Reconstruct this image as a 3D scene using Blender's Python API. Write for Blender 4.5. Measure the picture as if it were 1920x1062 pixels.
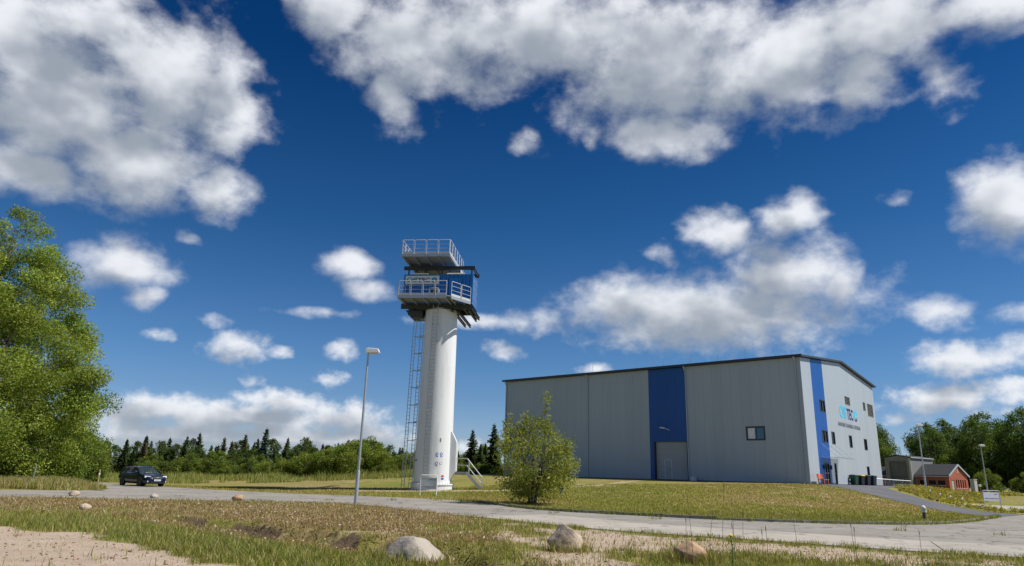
import bpy, bmesh, math, random
import numpy as np
from mathutils import Matrix, Vector
from mathutils.geometry import delaunay_2d_cdt
random.seed(7)
for o in list(bpy.data.objects): bpy.data.objects.remove(o)
SC = bpy.context.scene
COL = SC.collection
R = math.radians

# ------------------------------------------------------------------ camera
EYE = 1.6
cam = bpy.data.cameras.new('camera'); cam.lens = 24.0; cam.sensor_width = 36.0
cam.clip_start = .1; cam.clip_end = 6000
cam_o = bpy.data.objects.new('camera', cam); COL.objects.link(cam_o)
_th, _ro = R(15.7), R(1.59)
_F = Vector((0, math.cos(_th), math.sin(_th))); _U0 = Vector((0, -math.sin(_th), math.cos(_th))); _R0 = Vector((1, 0, 0))
_U = math.cos(_ro)*_U0 - math.sin(_ro)*_R0; _R = math.cos(_ro)*_R0 + math.sin(_ro)*_U0
cam_o.matrix_world = Matrix(((_R.x, _U.x, -_F.x, 0), (_R.y, _U.y, -_F.y, 0), (_R.z, _U.z, -_F.z, EYE), (0, 0, 0, 1)))
SC.camera = cam_o
SC.render.engine = 'CYCLES'
SC.render.resolution_x, SC.render.resolution_y = 1024, 566

# ------------------------------------------------------------------ exposure, sun, sky
SC.view_settings.view_transform = 'Standard'; SC.view_settings.look = 'None'
SC.view_settings.gamma = 1; SC.view_settings.use_curve_mapping = False
SC.view_settings.exposure = 0.2
SUN_AZ, SUN_EL = 98.0, 52.0          # clockwise from +Y
sun_dir = Vector((math.sin(R(SUN_AZ))*math.cos(R(SUN_EL)), math.cos(R(SUN_AZ))*math.cos(R(SUN_EL)), math.sin(R(SUN_EL))))
sl = bpy.data.lights.new('sun', 'SUN'); sl.energy = 5.0; sl.angle = R(.5); sl.color = (1, .95, .87)
so = bpy.data.objects.new('sun', sl); COL.objects.link(so)
so.rotation_euler = sun_dir.to_track_quat('Z', 'Y').to_euler(); so.location = sun_dir*60

# clouds: azimuth, elevation, half width, half height (degrees), solidity
CLOUDS = [(-36.6,24.9,8.4,6.3,1),(-29.5,28.1,6.5,5.2,1),(-37.5,19.4,4.9,2.1,1),(-31.4,21.8,7.4,3.6,1),(-25.4,21.0,3.1,2.6,0.8),(-25.7,27.9,3.4,4.2,1),(-40.3,28.0,4.2,3.3,0.9),(-35.0,30.6,5.9,2.7,0.85),(-17.9,36.1,5.2,3.0,0.85),(-8.8,34.6,9.0,4.3,1),(-11.9,30.2,2.6,2.5,0.85),(1.4,35.9,15.5,4.1,1),(14.0,33.0,11.1,5.8,1),(13.8,28.1,4.5,2.5,0.9),(23.1,31.5,9.5,4.2,1),(30.5,33.0,9.7,3.7,1),(37.9,32.3,6.3,2.0,1),(30.0,29.4,3.1,3.0,0.85),(35.4,28.1,2.0,2.5,0.62),(0.9,27.0,2.5,1.5,0.6),(7.3,27.7,1.4,1.0,0.75),(16.6,13.0,11.8,3.2,1),(22.2,15.6,4.8,3.3,1),(23.4,20.1,2.6,2.1,0.95),(17.8,19.1,2.8,1.8,0.95),(12.9,18.1,1.8,1.1,0.7),(9.6,14.0,5.4,2.6,0.95),(1.9,12.4,3.7,1.2,0.62),(26.0,14.5,1.9,2.8,0.75),(37.8,18.6,2.7,3.4,1),(37.0,20.7,1.9,1.8,0.8),(33.2,12.0,2.4,1.3,0.9),(36.9,11.6,2.4,0.8,0.7),(33.7,8.6,3.1,1.3,0.95),(36.7,8.9,2.6,1.2,0.95),(32.6,6.0,4.1,1.3,1),(36.0,6.5,2.7,1.2,1),(29.6,4.7,1.8,0.6,0.75),(30.8,20.5,1.6,1.1,0.55),(-31.1,14.3,3.2,2.3,1),(-29.1,11.9,1.5,1.1,0.9),(-26.4,16.8,1.2,0.7,0.72),(-14.2,16.4,3.9,1.6,0.8),(-12.3,14.2,2.4,1.2,0.85),(-16.0,12.1,3.8,0.5,0.62),(-2.6,12.3,6.8,0.8,0.62),(-21.7,8.9,2.8,1.3,0.95),(-18.9,8.8,1.2,0.7,0.8),(-14.4,9.5,1.7,1.0,0.85),(-23.8,10.9,1.4,0.7,0.75),(-27.5,9.4,1.6,0.5,0.7),(-20.6,6.4,1.2,0.6,0.75),(-14.6,7.0,1.5,0.9,0.78),(-0.5,9.9,2.3,1.0,0.7),(6.9,8.7,1.6,0.5,0.8),(-26.3,4.1,4.1,1.2,1),(-28.6,3.4,2.4,1.0,0.95),(-21.1,3.6,9.1,1.4,1),(-18.5,4.8,3.8,1.1,1),(-13.5,4.0,4.1,1.3,1),(-25.3,2.2,7.8,1.1,1),(-16.6,2.4,8.8,1.1,0.95),(-10.9,2.8,4.2,1.3,0.9),(-3.1,2.2,2.2,0.9,0.75)]

class NT:
    """small helper round a node tree"""
    def __init__(s, t): s.t = t; s.n = t.nodes; s.l = t.links
    def add(s, typ, ins=None, **kw):
        n = s.n.new(typ)
        for k, v in kw.items(): setattr(n, k, v)
        for k, v in (ins or {}).items():
            if isinstance(v, bpy.types.NodeSocket): s.l.new(v, n.inputs[k])
            else: n.inputs[k].default_value = v
        return n
    def math(s, op, a, b=0.0, c=0.0, clamp=False):
        n = s.add('ShaderNodeMath', {0: a, 1: b, 2: c}, operation=op); n.use_clamp = clamp
        return n.outputs[0]
    def vmath(s, op, a, b=(0, 0, 0)):
        n = s.add('ShaderNodeVectorMath', {0: a, 1: b}, operation=op)
        return n.outputs['Value'] if op in ('LENGTH', 'DOT_PRODUCT') else n.outputs[0]
    def rng(s, v, a, b, c=0.0, d=1.0, smooth=True):
        n = s.add('ShaderNodeMapRange', {0: v, 1: a, 2: b, 3: c, 4: d}); n.interpolation_type = 'SMOOTHSTEP' if smooth else 'LINEAR'
        return n.outputs[0]
    def noise(s, vec, scale, detail=2, rough=.5, out='Fac', dist=0.0):
        n = s.add('ShaderNodeTexNoise', {'Scale': scale, 'Detail': detail, 'Roughness': rough, 'Distortion': dist})
        if vec is not None: s.l.new(vec, n.inputs['Vector'])
        return n.outputs[out]
    def mix(s, f, a, b, blend='MIX'):
        n = s.n.new('ShaderNodeMix'); n.data_type = 'RGBA'; n.blend_type = blend
        for i, v in ((0, f), (6, a), (7, b)):
            if isinstance(v, bpy.types.NodeSocket): s.l.new(v, n.inputs[i])
            else: n.inputs[i].default_value = v if not isinstance(v, tuple) or len(v) == 4 else (*v, 1)
        return n.outputs[2]

def cloud_group(clouds, warp):
    g = bpy.data.node_groups.new('cloud_density', 'ShaderNodeTree')
    g.interface.new_socket('Dir', in_out='INPUT', socket_type='NodeSocketVector')
    g.interface.new_socket('Mask', in_out='OUTPUT', socket_type='NodeSocketFloat')
    t = NT(g); gi = t.add('NodeGroupInput'); go = t.add('NodeGroupOutput')
    d = gi.outputs[0]
    sx = t.add('ShaderNodeSeparateXYZ', {0: d})
    az = t.math('MULTIPLY', t.math('ARCTAN2', sx.outputs[0], sx.outputs[1]), 57.2958)
    el = t.math('MULTIPLY', t.math('ARCSINE', sx.outputs[2]), 57.2958)
    q0 = t.add('ShaderNodeCombineXYZ', {0: az, 1: el}).outputs[0]
    wv = t.noise(t.vmath('MULTIPLY', d, (1, 1, 1.5)), 9.0, warp, .55, 'Color')
    wv = t.vmath('MULTIPLY', t.vmath('SUBTRACT', wv, (.5, .5, .5)), (6.5, 3.6, 0))
    # smaller sideways push close to the horizon, where the clouds are far off and small
    k = t.rng(el, 3, 24, .22, 1.0)
    q = t.vmath('ADD', q0, t.vmath('MULTIPLY', wv, t.add('ShaderNodeCombineXYZ', {0: k, 1: k, 2: k}).outputs[0]))
    best = None
    for a, e, ra, re, w in clouds:
        qi = q
        if best is not None:      # a chain, so that the shader works through the clouds one by one
            qi = t.add('ShaderNodeVectorMath', {0: best, 1: (1e-7, 1e-7, 0), 2: q}, operation='MULTIPLY_ADD').outputs[0]
        m = t.add('ShaderNodeMapping', {0: qi}); m.vector_type = 'POINT'
        s = (1/(ra*1.32), 1/(re*1.36), 1)
        m.inputs['Scale'].default_value = s
        m.inputs['Location'].default_value = (-a*s[0], -e*s[1], 1-w+(.27 if ra*re < 4 else .12 if ra*re < 7.5 else 0))
        ln = t.vmath('LENGTH', m.outputs[0])
        best = ln if best is None else t.math('MINIMUM', best, ln)
    m = t.math('SUBTRACT', 1.0, best)
    # the same kind of sky all round, beyond the clouds listed above
    gen = t.noise(t.vmath('MULTIPLY', d, (1, 1, 2.4)), 2.6, 2, .5)
    gen = t.rng(gen, .42, .72, -.7, .8, False)
    out = t.math('MAXIMUM', t.rng(t.math('ABSOLUTE', az), 43, 52), t.rng(el, 39, 45))
    gen = t.math('SUBTRACT', gen, t.math('MULTIPLY', t.math('SUBTRACT', 1.0, out), 3.0))
    m = t.math('MAXIMUM', m, gen)
    m = t.math('MAXIMUM', m, -1.0)
    t.l.new(m, go.inputs[0])
    return g

world = bpy.data.worlds.new('World'); SC.world = world; world.use_nodes = True
W = NT(world.node_tree); W.n.clear()
sky = W.add('ShaderNodeTexSky'); sky.sky_type = 'NISHITA'; sky.sun_disc = False
sky.sun_elevation = R(SUN_EL); sky.sun_rotation = R(SUN_AZ); sky.altitude = 0; sky.air_density = 1.0; sky.dust_density = .35; sky.ozone_density = 2.0
tc = W.add('ShaderNodeTexCoord'); dirv = W.vmath('NORMALIZE', tc.outputs['Generated'])
G_ = cloud_group(CLOUDS, 3); G2_ = cloud_group([c for c in CLOUDS if c[2]*c[3] > 3.5], 1)
def mask(v, g=G_):
    n = W.add('ShaderNodeGroup'); n.node_tree = g; W.l.new(v, n.inputs[0]); return n.outputs[0]
sxyz = W.add('ShaderNodeSeparateXYZ', {0: dirv})
nz_v = W.vmath('MULTIPLY', dirv, (1, 1, 1.3))
lowf = W.rng(sxyz.outputs[2], .10, .30, 0.0, 1.0)
nhi = W.noise(nz_v, 15.0, 9, .58); nlo = W.noise(nz_v, 40.0, 7, .56)
fb = W.math('ADD', W.math('MULTIPLY', nhi, lowf), W.math('MULTIPLY', nlo, W.math('SUBTRACT', 1.0, lowf)))
vor = W.add('ShaderNodeTexVoronoi', {'Vector': W.vmath('ADD', nz_v, W.vmath('MULTIPLY', W.noise(nz_v, 30, 2, .5, 'Color'), (.03, .03, .03))), 'Scale': 26.0, 'Detail': 1.5, 'Roughness': .5}, normalize=True)
fb = W.math('ADD', fb, W.math('MULTIPLY', W.math('SUBTRACT', .36, vor.outputs['Distance']), .15))     # rounded heads of the cumulus
def dens(m, f): return W.math('ADD', W.math('MULTIPLY_ADD', m, 1.95, -.42), W.math('MULTIPLY', W.math('SUBTRACT', f, .5), 2.6))
m0 = mask(dirv)
d0 = dens(m0, fb)
ok_ = W.rng(sxyz.outputs[2], .03, .45, .28, 1.0, False)        # clouds close to the horizon are far off and small
up = W.vmath('NORMALIZE', W.vmath('ADD', dirv, W.vmath('MULTIPLY', W.add('ShaderNodeCombineXYZ', {0: ok_, 1: ok_, 2: ok_}).outputs[0], (.030, -.008, .055))))
n2 = W.add('ShaderNodeTexNoise', {'Vector': W.vmath('MULTIPLY', up, (1, 1, 1.3)), 'Scale': 18.0, 'Detail': 2.5, 'Roughness': .5})
d1 = dens(mask(up, G2_), n2.outputs['Fac'])
alpha = W.rng(d0, -.28, 1.12)
# light reaching this part of the cloud: less where more cloud lies towards the sun
lit = W.rng(W.math('SUBTRACT', W.math('MULTIPLY', d1, .9), W.math('MULTIPLY', W.math('SUBTRACT', fb, .5), .7)), -.55, 1.2, 1.0, 0.0)
ccol = W.mix(lit, (.29, .33, .39), (.76, .78, .82))
thin = W.rng(d0, .1, .9, .0, 1.0)
ramp = W.add('ShaderNodeValToRGB', {0: sxyz.outputs[2]}); cr = ramp.color_ramp     # deep polarised blue, paler towards the horizon
while len(cr.elements) < 7: cr.elements.new(.5)
for e_, (p_, c_) in zip(cr.elements, ((0, (.60, .74, 1.0)), (.05, (.5, .63, .92)), (.105, (.37, .54, .80)), (.148, (.32, .53, .78)), (.34, (.12, .37, .62)), (.545, (.024, .22, .47)), (1, (.01, .17, .42)))):
    e_.position = p_; e_.color = (*c_, 1)
skyc = W.mix(1.0, W.mix(1.0, sky.outputs[0], (.098, .098, .098), 'MULTIPLY'), ramp.outputs[0], 'MULTIPLY')
final = W.mix(W.math('MULTIPLY', alpha, .97), skyc, ccol)
bg = W.add('ShaderNodeBackground', {'Color': final, 'Strength': 1.0})
W.l.new(bg.outputs[0], W.add('ShaderNodeOutputWorld').inputs[0])
world.cycles.sampling_method = 'MANUAL'; world.cycles.sample_map_resolution = 512

# ------------------------------------------------------------------ materials
MATS = {}
def base_mat(name):
    m = bpy.data.materials.new(name); m.use_nodes = True
    t = NT(m.node_tree); b = t.n['Principled BSDF']; MATS[name] = m
    return m, t, b
def mat(name, col, rough=.6, metal=0.0, var=.12, scale=3.0, bump=0.0, bscale=40.0, dirt=None, spec=.5, stretch=(1, 1, 1)):
    m, t, b = base_mat(name)
    tcn = t.add('ShaderNodeTexCoord'); v = t.vmath('MULTIPLY', tcn.outputs['Object'], stretch)
    f = t.noise(v, scale, 5, .6)
    k = t.rng(f, .25, .75, 1-var, 1+var, False)
    c = t.mix(1.0, (*col, 1), t.add('ShaderNodeCombineXYZ', {0: k, 1: k, 2: k}).outputs[0], 'MULTIPLY')
    if name.startswith('panel'):       # no two sheets come out of the coil quite alike
        r_ = t.rng(t.add('ShaderNodeObjectInfo').outputs['Random'], 0, 1, .98, 1.02, False); c = t.mix(1.0, c, t.add('ShaderNodeCombineXYZ', {0: r_, 1: r_, 2: r_}).outputs[0], 'MULTIPLY')
    if dirt:
        d = t.rng(t.noise(v, scale*2.7, 6, .65), .52, .72)
        c = t.mix(t.math('MULTIPLY', d, dirt[1]), c, (*dirt[0], 1))
    t.l.new(c, b.inputs['Base Color'])
    b.inputs['Roughness'].default_value = rough; b.inputs['Metallic'].default_value = metal
    b.inputs['Specular IOR Level'].default_value = spec
    if bump:
        bn = t.add('ShaderNodeBump', {'Height': t.noise(v, bscale, 4, .6), 'Strength': bump, 'Distance': .02})
        t.l.new(bn.outputs[0], b.inputs['Normal'])
    return m
mat('panel_grey', (.385, .43, .475), .42, .0, .05, .5, stretch=(1, 1, .15))
mat('panel_blue', (.004, .076, .32), .42, 0, .06, .5, stretch=(1, 1, .2))
mat('panel_joint', (.20, .215, .23), .7)
mat('roof_dark', (.035, .04, .047), .5, 0, .15, 2)
mat('trim_dark', (.03, .035, .04), .45)
mat('glass_dark', (.008, .011, .015), .08, 0, .05, spec=.25)
mat('louvre_grey', (.15, .155, .15), .6, 0, .1)
mat('gate_grey', (.36, .385, .40), .45, 0, .05, .6)
mat('glass_blue', (.01, .10, .19), .08, 0, .05, spec=.8)
mat('blind_white', (.82, .82, .86), .7)
mat('galvanised', (.42, .44, .46), .42, .55, .14, 6)
mat('steel_light', (.55, .56, .57), .5, .2, .10, 8)
mat('steel_dark', (.045, .05, .052), .5, .3, .2, 5)
mat('grating', (.26, .28, .30), .6, .3, .15, 9, bump=.4, bscale=60)
mat('tower_white', (.74, .75, .76), .38, 0, .05, .7, dirt=((.46, .45, .42), .42), stretch=(1, 1, .12))
mat('white_paint', (.78, .78, .77), .5, 0, .05, 3)
mat('sign_white', (.66, .68, .72), .45, 0, .04, 3)
mat('container_blue', (.008, .17, .52), .4, 0, .12, 2.5, dirt=((.03, .08, .2), .35))
mat('logo_teal', (.01, .33, .38), .5); mat('logo_navy', (.012, .03, .16), .5); mat('logo_cyan', (.04, .52, .80), .5)
mat('text_grey', (.16, .17, .22), .6)
mat('sign_blue', (.01, .1, .5), .5); mat('sign_red', (.6, .04, .04), .5)
mat('lamp_white', (.72, .74, .76), .35, 0, .06)
mat('lamp_lens', (.6, .62, .64), .15)
mat('kerb_concrete', (.26, .24, .20), .9, 0, .3, 3, .5, 50, ((.07, .07, .04), .85))
mat('pillar_stone', (.52, .49, .46), .8, 0, .1, 5, .3)
mat('concrete_wall', (.235, .225, .205), .85, 0, .16, 1.3, .25, 30, ((.12, .115, .10), .6), stretch=(1, 1, .35))
mat('concrete_door', (.125, .125, .115), .8, 0, .2, 1.6, dirt=((.06, .06, .055), .6), stretch=(1, 1, .3))
mat('cladding', (.20, .20, .205), .7, 0, .06, 2)
mat('house_trim', (.38, .42, .46), .6); mat('door_green', (.33, .45, .33), .6)
mat('roof_felt', (.028, .03, .034), .8, 0, .25, 3, .3, 20)
mat('wood_orange', (.56, .115, .025), .55, 0, .2, 4, stretch=(1, 1, 6))
mat('bin_green', (.015, .07, .045), .5); mat('bin_dark', (.02, .025, .04), .5); mat('bin_yellow', (.72, .40, .02), .5); mat('rubber', (.015, .015, .016), .8)
mat('car_paint', (.006, .011, .035), .16, .15, .05, 2, spec=.7); mat('chrome', (.7, .7, .7), .15, .9); mat('car_trim', (.012, .012, .013), .5)
mat('headlight', (.72, .76, .8), .1, .2); mat('plate_white', (.8, .8, .8), .5)
mat('skin', (.5, .27, .19), .55); mat('shirt', (.7, .7, .72), .8); mat('hair', (.04, .025, .015), .7); mat('car_seat', (.03, .03, .032), .8)
mat('boulder', (.42, .34, .26), .85, 0, .24, 2.6, .9, 16, ((.30, .22, .15), .8))
mat('boulder_tan', (.42, .27, .16), .85, 0, .24, 2.6, .9, 16, ((.24, .15, .08), .8))
mat('boulder_white', (.37, .325, .275), .85, 0, .2, 2.6, .9, 16, ((.35, .28, .22), .7))
mat('bark', (.10, .085, .065), .9, 0, .3, 6, .6, 30, stretch=(1, 1, .3)); mat('bark_pale', (.22, .19, .15), .9, 0, .3, 6, .6, 30, stretch=(1, 1, .3))
mat('post_wood', (.33, .24, .12), .85); mat('post_grey', (.28, .29, .31), .6, .3)
mat('white_box', (.7, .7, .72), .6); mat('stake_white', (.8, .8, .8), .6)
m, t, b = base_mat('brick')
tcn = t.add('ShaderNodeTexCoord')
sx_ = t.add('ShaderNodeSeparateXYZ', {0: tcn.outputs['Object']})
bv = t.add('ShaderNodeCombineXYZ', {0: t.math('ADD', sx_.outputs[0], sx_.outputs[1]), 1: sx_.outputs[2]}).outputs[0]
bt = t.add('ShaderNodeTexBrick', {'Vector': bv, 'Color1': (.42, .09, .045, 1), 'Color2': (.32, .065, .035, 1), 'Mortar': (.32, .20, .15, 1), 'Scale': 4.0, 'Mortar Size': .018, 'Brick Width': .96, 'Row Height': .32})
t.l.new(t.mix(t.rng(t.noise(tcn.outputs['Object'], 1.2, 5), .4, .75, 0, .45), bt.outputs[0], (.16, .05, .035)), b.inputs['Base Color']); b.inputs['Roughness'].default_value = .85
m, t, b = base_mat('glass_clear')
b.inputs['Base Color'].default_value = (.05, .08, .09, 1); b.inputs['Roughness'].default_value = .03; b.inputs['Alpha'].default_value = .45
m, t, b = base_mat('canopy_glass')
b.inputs['Base Color'].default_value = (.5, .56, .55, 1); b.inputs['Roughness'].default_value = .05; b.inputs['Alpha'].default_value = .35

def leaf_mat(name, transl=.35, rough=.55, gloss=.3):
    m, t, b = base_mat(name)
    a = t.add('ShaderNodeAttribute', attribute_name='col')
    t.l.new(a.outputs['Color'], b.inputs['Base Color']); b.inputs['Roughness'].default_value = rough; b.inputs['Specular IOR Level'].default_value = gloss
    tr = t.add('ShaderNodeBsdfTranslucent', {'Color': t.mix(1.0, a.outputs['Color'], (1.25, 1.2, .55), 'MULTIPLY')})
    mx = t.add('ShaderNodeMixShader', {0: transl, 1: b.outputs[0], 2: tr.outputs[0]})
    t.l.new(mx.outputs[0], t.n['Material Output'].inputs[0])
    return m
leaf_mat('leaf', .42); leaf_mat('needle', .12, .7, .2); leaf_mat('grass_blade', .3, .6, .25)

# ------------------------------------------------------------------ mesh helpers
class MB:
    def __init__(s): s.v = []; s.f = []
    def add(s, vs, fs):
        n = len(s.v); s.v += [tuple(p) for p in vs]; s.f += [tuple(i+n for i in f) for f in fs]; return s
    def box(s, lo, hi, M=None):
        x0, y0, z0 = lo; x1, y1, z1 = hi
        vs = [Vector(p) for p in ((x0,y0,z0),(x1,y0,z0),(x1,y1,z0),(x0,y1,z0),(x0,y0,z1),(x1,y0,z1),(x1,y1,z1),(x0,y1,z1))]
        if M: vs = [M @ p for p in vs]
        return s.add(vs, [(0,3,2,1),(4,5,6,7),(0,1,5,4),(1,2,6,5),(2,3,7,6),(3,0,4,7)])
    def beam(s, a, b, w, h, up=(0, 0, 1)):
        a, b = Vector(a), Vector(b); d = (b-a).normalized(); u = Vector(up)
        if abs(d.dot(u)) > .95: u = Vector((0, 1, 0))
        r = d.cross(u).normalized(); u = r.cross(d)
        vs = []
        for p in (a, b):
            for i, j in ((-1,-1),(1,-1),(1,1),(-1,1)): vs.append(p + r*(i*w/2) + u*(j*h/2))
        return s.add(vs, [(0,1,2,3),(7,6,5,4),(0,4,5,1),(1,5,6,2),(2,6,7,3),(3,7,4,0)])
    def ibeam(s, a, b, w, h, tk=.03):
        a, b = Vector(a), Vector(b); z = Vector((0, 0, 1))
        s.beam(a+z*(h/2-tk/2), b+z*(h/2-tk/2), w, tk); s.beam(a-z*(h/2-tk/2), b-z*(h/2-tk/2), w, tk); s.beam(a, b, tk, h-2*tk-.002); return s
    def tube(s, pts, r, n=8, cap=True):
        pts = [Vector(p) for p in pts]; rs = r if isinstance(r, (list, tuple)) else [r]*len(pts)
        base = len(s.v); vs = []; fs = []; prev = None
        for i, p in enumerate(pts):
            d = (pts[min(i+1, len(pts)-1)] - pts[max(i-1, 0)]).normalized()
            if prev is None:
                u = Vector((0, 0, 1)) if abs(d.z) < .9 else Vector((1, 0, 0))
                x = d.cross(u).normalized()
            else:
                x = (prev - d*prev.dot(d)).normalized()
            prev = x; y = d.cross(x)
            for k in range(n):
                a = 2*math.pi*k/n; vs.append(p + (x*math.cos(a) + y*math.sin(a))*rs[i])
        for i in range(len(pts)-1):
            for k in range(n):
                k2 = (k+1) % n; fs.append((i*n+k, i*n+k2, (i+1)*n+k2, (i+1)*n+k))
        if cap: fs.append(tuple(reversed(range(n)))); fs.append(tuple((len(pts)-1)*n+k for k in range(n)))
        return s.add(vs, fs)
    def lathe(s, prof, n=48, c=(0, 0)):
        vs = []; fs = []
        for r, z in prof:
            for k in range(n):
                a = 2*math.pi*k/n; vs.append((c[0]+r*math.cos(a), c[1]+r*math.sin(a), z))
        for i in range(len(prof)-1):
            for k in range(n):
                k2 = (k+1) % n; fs.append((i*n+k, i*n+k2, (i+1)*n+k2, (i+1)*n+k))
        fs.append(tuple(reversed(range(n)))); fs.append(tuple((len(prof)-1)*n+k for k in range(n)))
        return s.add(vs, fs)
    def prism(s, outline, fn0, fn1):
        """closed outline of 2d points; fn0/fn1 map a 2d point to the two caps"""
        n = len(outline); vs = [fn0(*p) for p in outline] + [fn1(*p) for p in outline]
        fs = [tuple(range(n)), tuple(reversed(range(n, 2*n)))] + [(i, n+i, n+(i+1) % n, (i+1) % n) for i in range(n)]
        return s.add(vs, fs)
    def mesh(s, name, m, smooth=False, fix=True):
        me = bpy.data.meshes.new(name); me.from_pydata(s.v, [], s.f); me.materials.append(MATS[m])
        if fix:
            bm = bmesh.new(); bm.from_mesh(me); bmesh.ops.recalc_face_normals(bm, faces=bm.faces); bm.to_mesh(me); bm.free()
        if smooth:
            me.polygons.foreach_set('use_smooth', [True]*len(me.polygons)); me.set_sharp_from_angle(angle=R(35))
        return me
    def build(s, name, m, parent=None, smooth=False, loc=None, rotz=None, bevel=0.0):
        me = s.mesh(name, m, smooth); o = link(name, me, parent)
        if loc: o.location = loc
        if rotz is not None: o.rotation_euler.z = rotz
        if bevel:
            md = o.modifiers.new('bevel', 'BEVEL'); md.width = bevel; md.segments = 2; md.limit_method = 'ANGLE'
        return o
def link(name, data, parent=None):
    o = bpy.data.objects.new(name, data); COL.objects.link(o)
    if parent: o.parent = parent
    return o
def tag(o, label=None, cat=None, group=None, kind=None):
    for k, v in (('label', label), ('category', cat), ('group', group), ('kind', kind)):
        if v: o[k] = v
    return o
def thing(name, label, cat, loc=(0, 0, 0), rotz=0.0, group=None):
    o = link(name, None); o.location = loc; o.rotation_euler.z = rotz; o.empty_display_size = .3
    return tag(o, label, cat, group)
def copy_tree(o, parent=None):
    c = o.copy(); COL.objects.link(c); c.parent = parent
    for ch in list(o.children): copy_tree(ch, c)
    return c
def np_mesh(name, V, Fc, m, cols=None, smooth=False):
    """V (n,3), Fc (k,3|4) arrays -> mesh, with an optional colour per vertex"""
    me = bpy.data.meshes.new(name); V = np.asarray(V, np.float32); Fc = np.asarray(Fc, np.int32); k = Fc.shape[1]
    me.vertices.add(len(V)); me.vertices.foreach_set('co', V.ravel())
    me.loops.add(Fc.size); me.loops.foreach_set('vertex_index', Fc.ravel())
    me.polygons.add(len(Fc)); me.polygons.foreach_set('loop_start', np.arange(0, Fc.size, k, dtype=np.int32))
    if smooth: me.polygons.foreach_set('use_smooth', np.ones(len(Fc), bool))
    me.update(calc_edges=True)
    if cols is not None:
        a = me.color_attributes.new('col', 'FLOAT_COLOR', 'POINT')
        a.data.foreach_set('color', np.concatenate([np.asarray(cols, np.float32), np.ones((len(V), 1), np.float32)], 1).ravel())
    me.materials.append(MATS[m]); return me

# value noise for terrain and outlines
_rng = np.random.default_rng(3); _tab = _rng.random((256, 256)).astype(np.float32)
def vnoise(x, y):
    xi = np.floor(x).astype(int); yi = np.floor(y).astype(int); fx = x-xi; fy = y-yi
    fx = fx*fx*(3-2*fx); fy = fy*fy*(3-2*fy)
    g = lambda i, j: _tab[(xi+i) & 255, (yi+j) & 255]
    return (g(0,0)*(1-fx)+g(1,0)*fx)*(1-fy) + (g(0,1)*(1-fx)+g(1,1)*fx)*fy
def fbm(x, y, o=4):
    s = 0; a = .5
    for i in range(o): s = s + a*vnoise(x*2**i+17.3*i, y*2**i+5.1*i); a *= .5
    return s/(1-.5**o)
def sstep(x, a, b):
    t = np.clip((x-a)/(b-a), 0, 1); return t*t*(3-2*t)
def in_poly(x, y, poly):
    c = np.zeros(np.shape(x), bool); n = len(poly)
    for i in range(n):
        x0, y0 = poly[i]; x1, y1 = poly[(i+1) % n]
        if y0 == y1: continue
        c ^= ((y0 > y) != (y1 > y)) & (x < (x1-x0)*(y-y0)/(y1-y0)+x0)
    return c
def d_line(x, y, pl, closed=False):
    d = np.full(np.shape(x), 1e9); pts = list(pl) + ([pl[0]] if closed else [])
    for (x0, y0), (x1, y1) in zip(pts[:-1], pts[1:]):
        L = (x1-x0)**2+(y1-y0)**2; t = np.clip(((x-x0)*(x1-x0)+(y-y0)*(y1-y0))/L, 0, 1)
        d = np.minimum(d, np.hypot(x-x0-t*(x1-x0), y-y0-t*(y1-y0)))
    return d
def sd(x, y, poly):           # signed distance, negative inside
    d = d_line(x, y, poly, True); return np.where(in_poly(x, y, poly), -d, d)
def resample(pl, step):
    out = []; pts = [Vector(p) for p in pl]
    for a, b in zip(pts[:-1], pts[1:]):
        n = max(1, round((b-a).length/step)); out += [a+(b-a)*i/n for i in range(n)]
    return out + [pts[-1]]
def smooth_line(pl, it=3):
    P = [Vector(p) for p in pl]
    for _ in range(it):
        Q = [P[0]]
        for a, b in zip(P[:-1], P[1:]): Q += [a*.75+b*.25, a*.25+b*.75]
        P = Q + [P[-1]]
    return [tuple(p) for p in P]

# ------------------------------------------------------------------ the lie of the land
HP = (27.58, 64.34); HROT = R(49.0); HZ = 1.6        # hall corner, turn and floor level
HD = (-math.sin(HROT), math.cos(HROT)); HG = (math.cos(HROT), math.sin(HROT))
NEAR_EDGE = smooth_line([(-140, -4), (-60, 19), (-22.95, 32.6), (-18.8, 33.9), (-14.1, 34.9), (-10.4, 36.0), (-7.6, 35.6), (-4.5, 32.2), (-2.1, 28.8), (-.15, 26.6), (2, 23.9), (4.1, 22.0), (7.4, 20.4), (10.1, 18.4), (12.5, 17.5), (22, 14), (60, 0)], 2)
FAR_L = smooth_line([(-140, 6), (-60, 28), (-28.3, 40.1), (-25.2, 44.0), (-26.0, 47.5), (-30.4, 51.8), (-45, 63), (-70, 82)], 2)
FAR_M = smooth_line([(-68, 86.5), (-42, 67), (-28.2, 56.8), (-24, 53.2), (-15.9, 48.3), (-10.1, 47.1), (-5.4, 45.6), (-2.6, 43.6), (-.6, 39.5), (1.3, 34.6), (5.95, 31.9), (10.8, 29.7), (17, 30.3), (21.5, 33.6), (28.5, 41.5)], 2)
FAR_R = [(33.4, 46.1), (50, 38), (90, 22), (90, -8)]
ROAD = list(NEAR_EDGE) + list(reversed(FAR_R)) + list(reversed(FAR_M)) + list(reversed(FAR_L))
PATH_LO = smooth_line([(28.5, 41.5), (28.6, 46.5), (28.2, 53), (27.4, 60), (26.8, 63.2)], 2)
PATH_HI = smooth_line([(33.4, 46.1), (33.2, 50), (33.8, 58), (35.6, 66), (38.5, 71.5)], 2)
PATH = list(PATH_LO) + [(27.58, 64.34), (44.4, 83.6), (47, 81)] + list(reversed(PATH_HI))
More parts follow.
